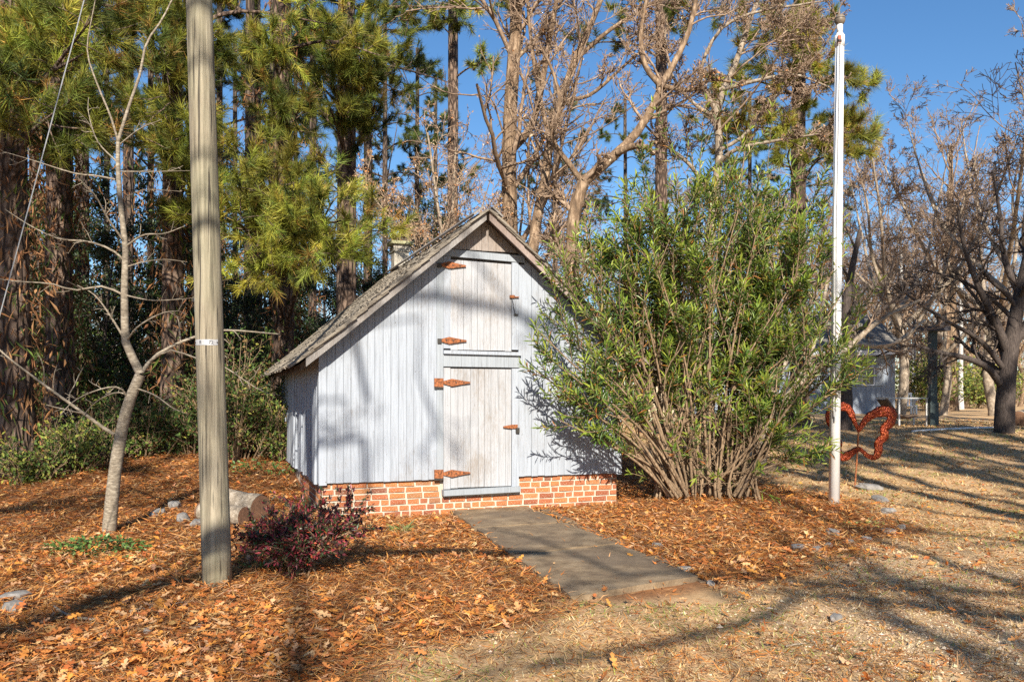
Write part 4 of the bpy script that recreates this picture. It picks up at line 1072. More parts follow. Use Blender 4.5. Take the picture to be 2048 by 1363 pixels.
# ------------------------------------------------------------------ flagpole
fb = G(1668, 1006); ftop = W(1680, 30, fb[1])
fp = thing('flagpole', 'white plastic flagpole with brown ball finial and rope in the straw bed', 'flagpole', fb)
ax = (ftop - fb); H = ax[2]; ux = ax / H
def fseg(z0, z1, r0, r1, name, mat, k=20):
    tubes(MB(), np.array([ux * z0, ux * z1]), np.array([r0, r1]), k, cap=True).build(name, M[mat], fp, True)
def zpx(py): return CAMZ - (py - HZ) / FPX * fb[1] - fb[2]
fseg(-.1, zpx(95), .068, .054, 'shaft', 'white_plastic'); fseg(zpx(92), zpx(72), .060, .060, 'sleeve', 'white_plastic')
fseg(zpx(72), zpx(66), .060, .036, 'reducer', 'white_plastic'); fseg(zpx(66), zpx(50), .036, .036, 'neck', 'white_plastic')
zc = zpx(40); th = np.linspace(-pi / 2 + .05, pi / 2 - .02, 12)
tubes(MB(), ux * zc + np.stack([0 * th, 0 * th, np.sin(th) * .074], 1), np.cos(th) * .066, 20, cap=True).build('ball', M['brown_ball'], fp, True)
tubes(MB(), ux * (zc + .012) + np.array([[0, 0, -.004], [0, 0, .004]]), np.full(2, .0675), 20).build('ball_seam', M['iron'], fp, True)
pul = link('pulley', None, fp); pul.empty_display_size = .05
pz = ux * zpx(84) + np.array([-.03, -.062, 0])
MB().add(boxv(-.02, .02, -.022, .01, -.045, .05) + pz, BOXF).build('block', M['red_pulley'], pul)
tubes(MB(), np.array([pz + [-.02, -.01, -.02], pz + [.02, -.01, -.02]]), np.full(2, .022), 12, cap=True).build('wheel', M['iron'], pul)
cz = ux * 1.1 + np.array([-.035, -.075, 0])
for dx in (-.012, .014):
    tubes(MB(), np.stack([pz + [dx, -.02, -.04], (pz + cz) / 2 + [dx - .012, -.02, 0], cz + [dx, -.012, 0]]), np.full(3, .005), 5).build('rope', M['rope'], fp)
MB().add(boxv(-.008, .008, -.02, .02, -.06, .06) + cz, BOXF).build('cleat', M['steel'], fp)

# ------------------------------------------------------------------ oleander
go = np.random.default_rng(5)
ob_ = np.array([2.52, 10.75, float(gz(2.52, 10.75)) - .05])
ole = thing('oleander_bush', 'tall green oleander bush with many bare stems beside the shed', 'bush', ob_)
def crown_r(z):
    return np.interp(z, [.6, 1.3, 1.8, 2.3, 2.9, 3.5, 4.05, 4.5, 4.8], [.6, .9, 1.35, 1.95, 2.15, 2.0, 1.55, 1.0, .4])
stems, tips = [], []
NS = 64
for k in range(NS):
    a = go.uniform(0, 2 * pi); rb = .75 * math.sqrt(go.random())
    b0 = np.array([cos(a) * rb * 1.1, sin(a) * rb * .55, .0])
    z = go.uniform(1.4, 3.95); rr = crown_r(z) * go.uniform(.25, .85); a2 = a + go.normal(0, .75)
    e = np.array([.05 + cos(a2) * rr, sin(a2) * rr * .62, z])
    m1 = b0 * .55 + e * .45; m1[2] = z * .55; m1 += go.normal(0, .20, 3)
    stems.append((smooth_line([b0, b0 * .9 + [0, 0, .3], m1, e], 14), np.linspace(go.uniform(.008, .021) * (1.9 if k % 8 == 0 else 1), .006, 14)))
mbs = MB()
for P, R in stems: tubes(mbs, P, R, 7)
SP = np.stack([s[0] for s in stems]); SR = np.stack([s[1] for s in stems])
P1, R1 = grow(SP, SR, 6, .45, 1.0, (18, 46), .36, .07, .16, 7, .65, .006, .6, go, .4)
P1s, R1s = grow(SP, SR, 4, .05, .5, (25, 75), .30, .16, .08, 6, .4, .0035, .6, go, .2)      # low side shoots, mostly bare
P2, R2 = grow(P1, R1, 2, .3, .95, (22, 45), .55, .07, .18, 6, .75, .0045, .7, go, .4)
# shoots reaching out over the shed front and round the flagpole
ext = []
for (px, py, d_) in [(1075, 660, 9.75), (1100, 610, 9.8), (1070, 740, 9.7), (1110, 780, 9.7), (1080, 700, 9.6), (1150, 800, 9.8), (1130, 560, 9.9), (1110, 500, 10.1), (1150, 480, 10.3), (1160, 540, 10.1), (1200, 640, 10), (1180, 870, 10), (1210, 760, 9.9),
                     (1150, 680, 9.8), (1190, 700, 9.9), (1120, 840, 9.8), (1140, 740, 9.7), (1740, 730, 10.2), (1700, 560, 10.1), (1720, 640, 10.1), (1690, 500, 10.4), (1680, 700, 9.9), (1745, 590, 10.4), (1600, 840, 10.1), (1640, 900, 10.1), (1720, 700, 10.6), (1700, 760, 10.3),
                     (1230, 450, 10.5), (1300, 400, 10.7), (1400, 310, 10.8), (1490, 300, 10.9), (1350, 330, 10.6), (1450, 340, 10.5), (1540, 350, 10.8), (1600, 400, 10.9), (1250, 470, 10.3), (1330, 420, 10.3), (1420, 400, 10.2), (1520, 430, 10.3), (1620, 480, 10.3)]:
    e = W(px, py, d_) - ob_
    b0 = np.array([e[0] * .22, e[1] * .3, 0.1]) + go.normal(0, .08, 3) * [1, 1, 0]
    ext.append(smooth_line([b0, b0 * .6 + e * .4 + [0, 0, .12 * e[2]], e], 14))
EP = np.stack(ext); ER = np.linspace(.02, .006, 14)[None].repeat(len(ext), 0)
tubes(mbs, EP, ER, 6)
P3, R3 = grow(EP, ER, 7, .45, 1.0, (20, 50), .26, .08, .14, 6, .7, .0045, .7, go, .3)
for P, R in ((P1, R1), (P1s, R1s), (P2, R2), (P3, R3)): tubes(mbs, P, R, 4)
mbs.build('stems', M['stem_bark'], ole, True, kind='stuff')
ol = MB()
def whorls(P, R, t0, nper, step_keep, L0):
    T, N, _ = P.shape
    t = np.linspace(t0, 1.0, nper)
    f = t * (N - 1); i = np.minimum(f.astype(int), N - 2); w = (f - i)[None, :, None]
    b = P[:, i] * (1 - w) + P[:, i + 1] * w; tan = nrm(P[:, i + 1] - P[:, i])
    b = np.repeat(b.reshape(-1, 3), 3, 0); tan = np.repeat(tan.reshape(-1, 3), 3, 0)
    n = len(b); ph = np.tile(np.arange(3) * 2.094, n // 3) + np.repeat(go.uniform(0, 6, n // 3), 3)
    ref = nrm(np.cross(tan, np.array([.3, .2, 1.0]))); r2 = np.cross(tan, ref)
    out = ref * np.cos(ph)[:, None] + r2 * np.sin(ph)[:, None]
    top = np.tile(np.repeat(t, 3), T)
    ang = np.radians(np.where(top > .93, 28, go.uniform(38, 72, n)))[:, None]
    D = tan * np.cos(ang) + out * np.sin(ang) + np.array([0, 0, .05])
    k = go.random(n) < step_keep
    hue = np.where((top > .85)[:, None], pick([(.23, .29, .035), (.29, .34, .045), (.16, .23, .035)], n, go), pick([(.085, .145, .024), (.055, .105, .022), (.125, .18, .028), (.17, .215, .036), (.34, .28, .05), (.36, .15, .04)], n, go, .3, [.30, .25, .2, .14, .06, .05]))
    leaves(ol, b[k], D[k], tan[k], go.uniform(.55, 1.25, k.sum()) * L0, go.uniform(.014, .027, k.sum()), hue[k], .3)
whorls(P1, R1, .45, 11, .8, .14); whorls(P2, R2, .25, 9, .8, .135); whorls(P3, R3, .1, 9, .9, .13); whorls(P1s, R1s, .75, 5, .5, .12); whorls(EP, ER, .6, 12, .7, .13)
ol.build('foliage', M['leaf'], ole, kind='stuff')

# ------------------------------------------------------------------ young bare tree on the left
yb = G(217, 1066); d = yb[1]
Z5 = lambda l, s=0: [((x) / 1.948, (y) / 1.948) for x, y in l]
trunk = [(217, 1075), (228, 960), (240, 880), (256, 810), (281, 748)]
lims = [px_line(trunk, d, d, .072, .052), px_line([(281, 748), (262, 708)] + Z5([(490, 1340), (485, 1100), (490, 980), (470, 800), (460, 650), (460, 550)]), d, d, .045, .020),
        px_line(Z5([(460, 550), (500, 420), (545, 290), (570, 170), (630, 80), (670, 0), (720, -90)]), d, d + .2, .018, .006),
        px_line(Z5([(460, 550), (430, 450), (380, 330), (340, 200), (360, 60), (380, -40)]), d, d - .2, .012, .004)]
br = [([(228, 868), (200, 850), (169, 827), (123, 794), (56, 745), (0, 700), (-40, 650)], .02), ([(281, 748), (300, 722), (328, 700), (390, 673), (450, 660), (560, 668)], .022),
      (Z5([(480, 1010), (430, 970), (340, 940), (230, 930), (120, 880), (20, 815)]), .013), (Z5([(450, 700), (380, 685), (290, 675), (130, 625), (10, 590)]), .011), (Z5([(455, 630), (380, 550), (345, 440), (345, 380)]), .009),
      (Z5([(470, 560), (540, 505), (630, 465)]), .008), (Z5([(468, 668), (600, 668), (740, 665)]), .007), (Z5([(490, 960), (560, 915), (640, 910), (720, 880)]), .012), (Z5([(490, 950), (420, 850), (370, 760), (300, 690)]), .013),
      (Z5([(485, 1320), (430, 1230), (370, 1150), (300, 1110)]), .014), (Z5([(490, 1330), (540, 1270), (630, 1220), (700, 1210)]), .012), (Z5([(482, 1150), (400, 1115), (290, 1130), (200, 1105), (60, 1095), (-40, 1080)]), .013), (Z5([(490, 1150), (600, 1170), (760, 1160)]), .009),
      ([(258, 802), (240, 775), (200, 778), (150, 800), (120, 830)], .012), ([(262, 790), (230, 785), (190, 805), (150, 850)], .009), ([(270, 775), (310, 790), (345, 815), (375, 828)], .010), ([(300, 722), (340, 700), (390, 715), (440, 728), (520, 780), (560, 790)], .011), (Z5([(490, 1040), (560, 1020), (640, 1010), (730, 1020)]), .008), (Z5([(470, 780), (560, 740), (700, 745)]), .006)]
y_g = np.random.default_rng(8)
side = [px_line(q, d, d + y_g.uniform(-.7, .5), r, r * .3, 12) for q, r in br]
yt = thing('young_tree', 'slender young bare tree left of the utility pole', 'tree', yb)
mw = MB()
for P, R in lims: tubes(mw, P - yb, R, 12)
mw.build('trunk', M['young_bark'], yt, True)
SPs = np.stack([P - yb for P, R in side]); SRs = np.stack([R for P, R in side])
mt = MB(); tubes(mt, SPs, SRs, 6)
P1, R1 = grow(SPs, SRs, 6, .2, 1, (35, 75), .22, .15, .1, 5, .55, .004, .6, y_g, .4); tubes(mt, P1, R1, 4)
P2, R2 = grow(P1, R1, 2, .2, 1, (35, 75), .4, .15, .08, 4, .7, .003, .7, y_g); tubes(mt, P2, R2, 3)
mt.build('branches', M['young_bark'], yt, True, kind='stuff')

# ------------------------------------------------------------------ nandina shrub
nb = G(606, 1150); gn = np.random.default_rng(9)
na = thing('nandina_shrub', 'low maroon and dark green shrub between the utility pole and the shed', 'shrub', nb)
st = []
for k in range(26):
    a = gn.uniform(0, 2 * pi); r = gn.uniform(.1, .62); h = gn.uniform(.2, .50) * (1 - .35 * max(0, -cos(a)) * r / .62)
    st.append(smooth_line([[gn.normal(0, .05), gn.normal(0, .05), -.03], [cos(a) * r * .4, sin(a) * r * .4, h * .65], [cos(a) * r, sin(a) * r * .8 + .1, h]], 8))
SPn = np.stack(st); SRn = np.linspace(.008, .003, 8)[None].repeat(26, 0)
mw = MB(); tubes(mw, SPn, SRn, 5)
P1, R1 = grow(SPn, SRn, 9, .35, 1, (40, 85), .45, .1, .12, 5, .6, .002, .6, gn, .3); tubes(mw, P1, R1, 3)
mw.build('stems', M['stem_bark'], na, kind='stuff')
mb = MB(); n = 9000
i = gn.integers(0, len(P1), n); j = gn.integers(1, 5, n); c = P1[i, j] + gn.normal(0, .012, (n, 3))
D = nrm(P1[i, j] - P1[i, j - 1]) + gn.normal(0, .7, (n, 3)); low = np.clip(.45 - c[:, 2], 0, 1)
cl = pick([(.055, .035, .03), (.05, .06, .025), (.22, .03, .045), (.30, .045, .055), (.10, .025, .03), (.035, .075, .025), (.34, .07, .03)], n, gn, .25, [.22, .2, .16, .1, .16, .12, .04])
leaves(mb, c, D, gn.normal(0, .6, (n, 3)) + [0, -.3, 1], gn.uniform(.028, .058, n), gn.uniform(.012, .022, n), cl, six=False)
mb.build('foliage', M['leaf'], na, kind='stuff')

# ------------------------------------------------------------------ undergrowth along the woods
gu = np.random.default_rng(14)
def shrub(name, label, loc, rx, ry, h, n, cols, p, Ls=(.04, .09), group=None, bare=40):
    t = thing(name, label, 'shrub', loc, 0, group)
    mw = MB(); ends = np.stack([gu.normal(0, .45, bare) * rx, gu.normal(0, .45, bare) * ry, gu.uniform(.5, 1.1, bare) * h], 1)
    ends[:, 2] *= .55 + .65 * np.abs(np.sin(ends[:, 0] * 2.1 / rx + h * 7)); P = np.stack([smooth_line([[e[0] * .3, e[1] * .3, -.1], [e[0] * .7, e[1] * .7, e[2] * .6], e], 7) for e in ends]); R = np.linspace(.012, .004, 7)[None].repeat(bare, 0)
    tubes(mw, P, R, 4); P1, R1 = grow(P, R, 8, .2, 1, (30, 70), .5, .15, .08, 5, .6, .003, .6, gu); tubes(mw, P1, R1, 3)
    mw.build('stems', M['stem_bark'], t, kind='stuff')
    mb = MB(); i = gu.integers(0, len(P1), n); j = gu.integers(1, 5, n)
    c = P1[i, j] + gu.normal(0, .07, (n, 3)); c[:, 2] = np.maximum(c[:, 2], .02)
    leaves(mb, c, gu.normal(size=(n, 3)), gu.normal(0, .5, (n, 3)) + [0, -.5, .8], gu.uniform(*Ls, n), gu.uniform(Ls[0] * .45, Ls[1] * .5, n), pick(cols, n, gu, .25, p), six=False)
    mb.build('foliage', M['soft_leaf'], t, kind='stuff')
    return t
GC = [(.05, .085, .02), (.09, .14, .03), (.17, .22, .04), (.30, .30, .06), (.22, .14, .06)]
for px, py, rx, h, n, lab, p in [(505, 915, 1.1, 1.35, 6500, 'dense leafy thicket between the utility pole and the shed wall', (.42, .2, .1, .08, .2)), (445, 930, .8, 1.5, 5200, 'leafy green thicket hard behind the utility pole', (.42, .22, .1, .06, .2)),
                              (360, 918, 1.0, 1.0, 3800, 'dark leafy shrub between the young tree and the utility pole', (.55, .2, .08, .02, .15)), (255, 925, 1.0, .9, 3000, 'dark leafy shrub behind the young tree trunk', (.55, .2, .08, .04, .13)),
                              (110, 950, .7, .62, 2400, 'yellow green shrub at the foot of the woods beside the thick pine', (.2, .25, .28, .2, .07)), (40, 975, .5, .45, 1500, 'small yellow green shrub in front of the thick pine', (.2, .2, .3, .2, .1)),
                              (180, 930, .7, .6, 1600, 'low dark shrub between the thick pine and the young tree', (.45, .3, .15, .05, .05)), (560, 925, .5, .75, 1800, 'small green weeds growing against the side wall of the shed', (.25, .3, .25, .12, .08))]:
    o_ = G(px, py); o_[1] += rx * .5; o_[2] = gz(o_[0], o_[1])
    shrub('leafy_shrub', lab, o_, rx, rx * .8, h, n, GC, p)
for k, (px, d_, s_, h, lab) in enumerate([(1850, 37, 2.2, 2.4, 'sunlit green shrub between the grey house and the feeder post'), (1945, 42, 2.4, 2.2, 'yellowish shrub right of the white barked trunk'), (1985, 46, 2.2, 1.8, 'olive shrub behind the dark tree at the lawn edge'), (1880, 45, 2.6, 2.6, 'tall olive shrub behind the feeder post')]):
    x = (px - 1024) / FPX * d_
    shrub('leafy_shrub', lab, (x, d_, float(gz(x, d_))), s_, 1.4, h, 3000, GC, (.12, .22, .3, .28, .08), (.1, .22))
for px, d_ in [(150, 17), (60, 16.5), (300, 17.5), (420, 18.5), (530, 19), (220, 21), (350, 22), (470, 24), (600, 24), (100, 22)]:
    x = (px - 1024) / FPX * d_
    shrub('leafy_shrub', 'dim leafy undergrowth bush inside the dark woods', (x, d_, float(gz(x, d_)) - .05), 1.4, 1.0, gu.uniform(1.5, 2.6), 2200, GC, (.5, .28, .12, .02, .08), (.08, .17), 'undergrowth inside the dark woods', 24)  # leaf mix weighted to dark tones, shade of the interior put into colour

# ivy at the young tree, weeds and tufts
def patch(name, label, c, r, n, cols, Ls, cat='plant', hgt=.12, group=None):
    t = thing(name, label, cat, c, 0, group)
    mb = MB(); a = gu.uniform(0, 2 * pi, n); q = r * np.sqrt(gu.random(n)); x = np.cos(a) * q * 1.5; y = np.sin(a) * q
    z = gz(c[0] + x, c[1] + y) - c[2] + gu.uniform(.02, hgt, n) * (1 - .5 * q / r)
    leaves(mb, np.stack([x, y, z], 1), np.stack([np.cos(a), np.sin(a), gu.normal(.1, .3, n)], 1) + gu.normal(0, .5, (n, 3)), gu.normal(0, .35, (n, 3)) + [0, -.2, 1], gu.uniform(*Ls, n), gu.uniform(Ls[0] * .5, Ls[1] * .6, n), pick(cols, n, gu), six=True)
    mb.build('foliage', M['leaf'], t, kind='stuff')
patch('ivy_patch', 'patch of green ivy at the foot of the young tree', G(195, 1100), .32, 420, [(.05, .11, .03), (.09, .17, .04), (.14, .22, .05)], (.035, .065), hgt=.13)
patch('ivy_patch', 'sparse ivy runner in the straw just below the young tree', G(225, 1125), .25, 60, [(.08, .14, .03), (.16, .2, .05)], (.03, .05), hgt=.05)
patch('weed_clump', 'green weeds at the left foot of the maroon shrub', G(530, 1140), .14, 60, [(.16, .24, .05), (.10, .17, .04)], (.03, .06))
patch('weed_clump', 'green weeds on the bank beside the shed side wall', G(530, 945), .35, 160, [(.13, .20, .05), (.07, .13, .03)], (.04, .08), hgt=.2)
patch('weed_clump', 'green weeds in the straw left of the grey rocks by the drive', G(1725, 1050), .16, 60, [(.16, .24, .05), (.22, .27, .07)], (.02, .045), hgt=.05)
def tuft(label, c, n, l, cols):
    t = thing('grass_tuft', label, 'grass', c)
    a = gu.uniform(0, 2 * pi, n); b = gu.normal(0, .04, (n, 3)) * [1, 1, 0]
    mb = MB(); leaves(mb, b, np.stack([np.cos(a), np.sin(a), gu.uniform(.1, 1.1, n)], 1), np.tile([0, 0, 1.], (n, 1)), gu.uniform(.5, 1.1, n) * l, np.full(n, .008), pick(cols, n, gu), six=True)
    mb.build('blades', M['soft_leaf'], t, kind='stuff')
tuft('pale green grass tuft in the straw below the shed bricks', G(805, 1062), 40, .17, [(.30, .30, .14), (.20, .25, .08)])
tuft('dry grass tuft near the right end of the brick base', G(1195, 1000), 26, .16, [(.48, .40, .22), (.3, .3, .1)])
tuft('dark grass tuft at the left corner of the concrete walk', G(885, 1022), 40, .14, [(.16, .13, .07), (.25, .2, .1)])
tuft('small pale grass tuft on the lawn edge beside the flagpole bed', G(1835, 1003), 18, .1, [(.42, .40, .22)])

# ------------------------------------------------------------------ logs, stones, sticks
def log(label, a, b, r):
    a, b = np.asarray(a), np.asarray(b)
    t = thing('log', label, 'log', (a + b) / 2)
    c = (a + b) / 2; n = 9; P = np.linspace(a - c, b - c, n); R = r * gu.uniform(.94, 1.05, n)
    tubes(MB(), P, R, 18).build('bark', M['log_bark'], t, True)
    dv = nrm(b - a)
    for s_, e in ((-1, a - c), (1, b - c)):
        tubes(MB(), np.array([e - dv * s_ * .02, e + dv * s_ * .002]), np.array([r * .97, r * .97]), 18, cap=True).build('cut_end', M['log_end'], t)
e1 = G(521, 1040); e1[2] += .14
log('thicker sawn log lying in the straw behind the utility pole', e1, e1 + [-.56, .30, .05], .15)
e2 = G(488, 1050); e2[2] += .10
log('thinner sawn log lying in front of the thicker one', e2, e2 + [-.55, .2, .03], .108)
e3 = G(2040, 850); e3[2] += .18
log('short log section lying beside the dark tree', e3 + [-.12, -.15, 0], e3 + [.45, .5, .02], .2)
ico = None
def stone(px, py, sx, sy, sz, label, rz=None, bury=.35):
    c = G(px, py); th = np.linspace(0, pi, 7)[1:-1]; ph = np.linspace(0, 2 * pi, 11)[:-1]
    k = gu.normal(0, .12, (5, 10))
    v = [[0, 0, sz]] + [[sx * (1 + k[i, j]) * sin(t) ** .7 * cos(p), sy * (1 + k[i, j]) * sin(t) ** .7 * sin(p), sz * (np.clip(cos(t) * 1.35, -1, 1) + .2 * k[i, j])] for i, t in enumerate(th) for j, p in enumerate(ph)] + [[0, 0, -sz]]
    F4 = [[1 + i * 10 + j, 1 + (i + 1) * 10 + j, 1 + (i + 1) * 10 + (j + 1) % 10, 1 + i * 10 + (j + 1) % 10] for i in range(4) for j in range(10)]
    F3 = [[0, 1 + j, 1 + (j + 1) % 10] for j in range(10)] + [[51, 41 + (j + 1) % 10, 41 + j] for j in range(10)]
    mb = MB().add(np.array(v), F4); mb.F.append(np.array(F3))
    o = mb.build('stone', M['stone'], None, False, label=label, category='stone')
    o.location = (float(c[0]), float(c[1]), float(c[2] + sz * (1 - 2 * bury))); o.rotation_euler = (gu.normal(0, .12), gu.normal(0, .12), gu.uniform(0, 6) if rz is None else rz)
for a in [(28, 1200, .10, .06, .045, 'flat grey stone behind the white one at the left edge of the leaves'), (25, 1222, .09, .06, .05, 'pale pointed stone beside the flat one at the left edge'),
          (226, 1264, .045, .035, .02, 'small pale stone below the long stick'), (296, 1262, .045, .03, .02, 'small pale stone right of the one below the stick'), (400, 1252, .07, .03, .015, 'thin flat stone in the leaves below the utility pole'),
          (316, 1030, .10, .07, .05, 'low grey stone left of the stone row by the logs'), (350, 1016, .09, .07, .065, 'rounded blue grey stone at the top of the row by the logs'), (366, 1042, .07, .06, .07, 'upright grey stone in the row by the logs'), (394, 1050, .10, .06, .05, 'pinkish flat stone touching the utility pole edge of the row'),
          (1597, 1098, .085, .055, .04, 'largest grey rock of the row at the straw edge'), (1634, 1102, .055, .045, .035, 'pale rock just right of the largest grey rock'), (1658, 1092, .04, .03, .025, 'small flat rock between two pale rocks at the straw edge'),
          (1664, 1068, .09, .035, .045, 'long tilted grey rock above the straw edge row'), (1698, 1084, .05, .035, .02, 'half buried rock in the middle of the straw edge row'), (1732, 1078, .07, .045, .025, 'pale flat rock near the pair at the end of the row'), (1776, 1064, .09, .06, .03, 'wide grey rock at the lawn end of the row'), (1804, 1056, .055, .045, .03, 'small dark grey rock at the very end of the row'),
          (1315, 1093, .05, .04, .03, 'white and grey stone in the leaves right of the walk'), (1368, 1142, .09, .05, .03, 'broken concrete lump at the lower end of the kerb strip'), (1422, 1168, .045, .035, .02, 'small speckled stone at the end of the kerb strip'), (1290, 1128, .06, .04, .012, 'flat pale stone beside the kerb strip'),
          (1742, 978, .20, .10, .06, 'long mossy edging stone below the red ornament'), (1760, 1002, .14, .09, .05, 'mossy edging stone next toward the lawn'), (1776, 1024, .10, .08, .04, 'last pale edging stone of the bed'), (1673, 1240, .055, .035, .03, 'pinkish stone on the gravel drive')]:
    stone(*a)
def stick(label, pts, r):
    q = [G(*p) + [0, 0, r + .012] for p in pts]; c = q[0]
    t = smooth_line(q, 10) - c
    t += gu.normal(0, r * .3, t.shape)
    o = tubes(MB(), t, np.linspace(r, r * .6, 10), 7, cap=True).build('stick', M['log_bark'], None, True, label=label, category='stick')
    o.location = [float(v) for v in c]
stick('bent pale stick lying in the leaves near the left edge', [(108, 1221), (140, 1238), (170, 1244), (202, 1245)], .012)
stick('straight stick half hidden in the leaves left of the utility pole foot', [(258, 1230), (310, 1220), (372, 1210)], .010)
stick('thin yellow stick on the drive grass', [(1572, 1298), (1590, 1295), (1612, 1291)], .006)

# ------------------------------------------------------------------ red metal ornament
rb_ = G(1708, 975); d = rb_[1]
orn = thing('garden_ornament', 'rust red embossed metal butterfly ornament on a stake by the flagpole', 'ornament', rb_)
def opx(x, y): 
    p = W(x, y, d); return np.array([p[0] - rb_[0], p[2] - rb_[2]])
narrow = lambda q: [(x if x > 1712 else 1715 - (1715 - x) * .74, y) for x, y in q]
ring = [(1718, 862), (1731, 840), (1750, 826), (1772, 822), (1784, 829), (1780, 846), (1768, 856), (1770, 872), (1758, 884), (1757, 902), (1750, 914), (1736, 911), (1722, 899),
        (1712, 899), (1697, 906), (1680, 914), (1668, 912), (1662, 900), (1664, 884), (1655, 872), (1656, 856), (1645, 846), (1640, 829), (1652, 818), (1672, 812), (1692, 818), (1706, 840)]
wid = [6, 11, 14, 17, 21, 21, 17, 15, 16, 15, 17, 12, 8, 8, 12, 16, 14, 14, 13, 14, 16, 17, 17, 16, 15, 12, 8]
ring = narrow(ring)
cl = np.array([[*opx(*p)] for p in ring + [ring[0]]]); cl3 = smooth_line(np.c_[cl[:, 0], np.zeros(len(cl)), cl[:, 1]], 110)
wv = np.interp(np.linspace(0, 1, 110), np.linspace(0, 1, len(wid) + 1), wid + [wid[0]]) / FPX * d * (1 + .16 * np.abs(np.sin(np.arange(110) * .55)))
tn = nrm(np.gradient(cl3, axis=0)); nv = np.stack([-tn[:, 2], 0 * tn[:, 0], tn[:, 0]], 1)
V = []
for off, yy in ((-1, .004), (-.6, -.012), (0, -.004), (.6, -.012), (1, .004), (.5, .012), (-.5, .012)):
    rip = .007 * np.sin(np.arange(110) * 1.9 + off * 3)
    V.append(cl3 + nv * (off * wv * .5)[:, None] + np.array([0, 1, 0]) * (yy + rip)[:, None])
V = np.stack(V, 1); ii = np.arange(110 * 7).reshape(110, 7)
MB().add(V.reshape(-1, 3), np.stack([ii[:-1], np.roll(ii, -1, 1)[:-1], np.roll(ii, -1, 1)[1:], ii[1:]], -1).reshape(-1, 4)).build('wing_outline', M['red_metal'], orn, True)
st_ = np.array([[0, .0, -.15], [opx(1713, 930)[0], 0, opx(1713, 930)[1]], [opx(1718, 856)[0], .012, opx(1718, 856)[1]]])
tubes(MB(), smooth_line(st_, 8), np.full(8, .014), 8, cap=True).build('stake', M['rust'], orn, True)

# ------------------------------------------------------------------ grey house
hd = 33.0
hx0, hx1 = (1372 - 1024) / FPX * hd, (1790 - 1024) / FPX * hd
hzb = .72; hze = 3.15
house = thing('grey_house', 'low grey house with white window and grey shingle roof', 'house', ((hx0 + hx1) / 2, hd, hzb))
hw = (hx1 - hx0) / 2; hh = hze - hzb
box(-hw + .03, hw - .03, .03, 6, -.4, hh).build('wall_core', M['dark_wood'], house)
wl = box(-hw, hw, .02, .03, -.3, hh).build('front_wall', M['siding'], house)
for k, a in enumerate(np.arange(-hw, hw - .01, .2)):
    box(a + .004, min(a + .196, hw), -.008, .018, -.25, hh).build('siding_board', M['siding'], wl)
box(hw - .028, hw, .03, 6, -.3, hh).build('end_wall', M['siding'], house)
mb = MB(); prism(mb, [(-hw + .02, hh), (hw - .02, hh), (hw - .02, hh + .02)], .1, .12)
rf = link('roof', None, house); rf.empty_display_size = .2
rp = lambda x, t, up=0: [x, -.5 + 3.6 * t, hh + .02 + 1.75 * t + up]
rows = 14
for r_ in range(rows):
    t0, t1 = r_ / rows, (r_ + 1.15) / rows
    V = np.array([rp(-hw - .3, t0, .05), rp(hw + .45, t0, .05), rp(hw + .45, t1, .04), rp(-hw - .3, t1, .04)])
    MB().add(np.concatenate([V - [0, 0, .04], V]), BOXF).build('shingle_course', M['house_roof'], rf)
V = np.array([[-hw - .3, 3.1, hh + 1.8], [hw + .45, 3.1, hh + 1.8], [hw + .45, 6.7, hh], [-hw - .3, 6.7, hh]])
MB().add(np.concatenate([V - [0, 0, .05], V]), BOXF).build('rear_slope', M['house_roof'], rf)
box(-hw - .3, hw + .45, -.53, -.49, hh - .12, hh + .06).build('fascia', M['house_white'], rf)
def window(px0, px1, py0, py1):
    f = hd / FPX; xm = ((px0 + px1) / 2 - 1024) * f - (hx0 + hx1) / 2; w = (px1 - px0) * f / 2
    za, zb = CAMZ - (py1 - HZ) * f - hzb, CAMZ - (py0 - HZ) * f - hzb
    o = link('window', None, house); o.empty_display_size = .1
    box(xm - w, xm + w, -.03, -.012, za, zb).build('pane', M['house_glass'], o)
    for a, b, c_, e in ((xm - w - .05, xm - w, za - .06, zb + .06), (xm + w, xm + w + .05, za - .06, zb + .06), (xm - w, xm + w, za - .06, za), (xm - w, xm + w, zb, zb + .06)):
        box(a, b, -.06, -.01, c_, e).build('frame', M['house_white'], o)
    for k in range(1, 3): box(xm - w + 2 * w * k / 3 - .01, xm - w + 2 * w * k / 3 + .01, -.04, -.031, za, zb).build('muntin', M['house_white'], o)
    box(xm - w, xm + w, -.042, -.031, (za + zb) / 2 - .012, (za + zb) / 2 + .012).build('muntin', M['house_white'], o)
    for s_ in (-1, 1): 
        c = xm + s_ * (w + .06 + .17)
        box(c - .17, c + .17, -.05, -.012, za - .06, zb + .06).build('shutter', M['paint_trim'], o)
window(1724, 1746, 736, 768); window(1600, 1622, 736, 768); window(1480, 1502, 736, 768)
# feeder post
fb_ = G(1865, 852); d = fb_[1]; f = d / FPX
fe = thing('bird_feeder_post', 'dark green square post carrying a bird feeding tray on the lawn', 'bird feeder', fb_)
hp = CAMZ - (662 - HZ) * f - fb_[2]
box(-.085, .085, -.085, .085, -.2, hp).build('post', M['feeder_green'], fe)
box(-.11, .11, -.11, .11, -.1, .62).build('base_sleeve', M['feeder_green'], fe)
box(-.3, .32, -.25, .25, hp, hp + .04).build('tray', M['feeder_dark'], fe)
for s_ in (-1, 1):
    box(-.32, .34, s_ * .25 - .012, s_ * .25 + .012, hp + .0, hp + .12).build('tray_rim', M['feeder_dark'], fe)
    box(.01 + s_ * .33 - .012, .01 + s_ * .33 + .012, -.235, .235, hp + .0, hp + .12).build('tray_rim', M['feeder_dark'], fe)
tubes(MB(), np.array([[.13, 0, hp + .04], [.13, 0, hp + .36]]), np.full(2, .02), 8).build('rod', M['iron'], fe)
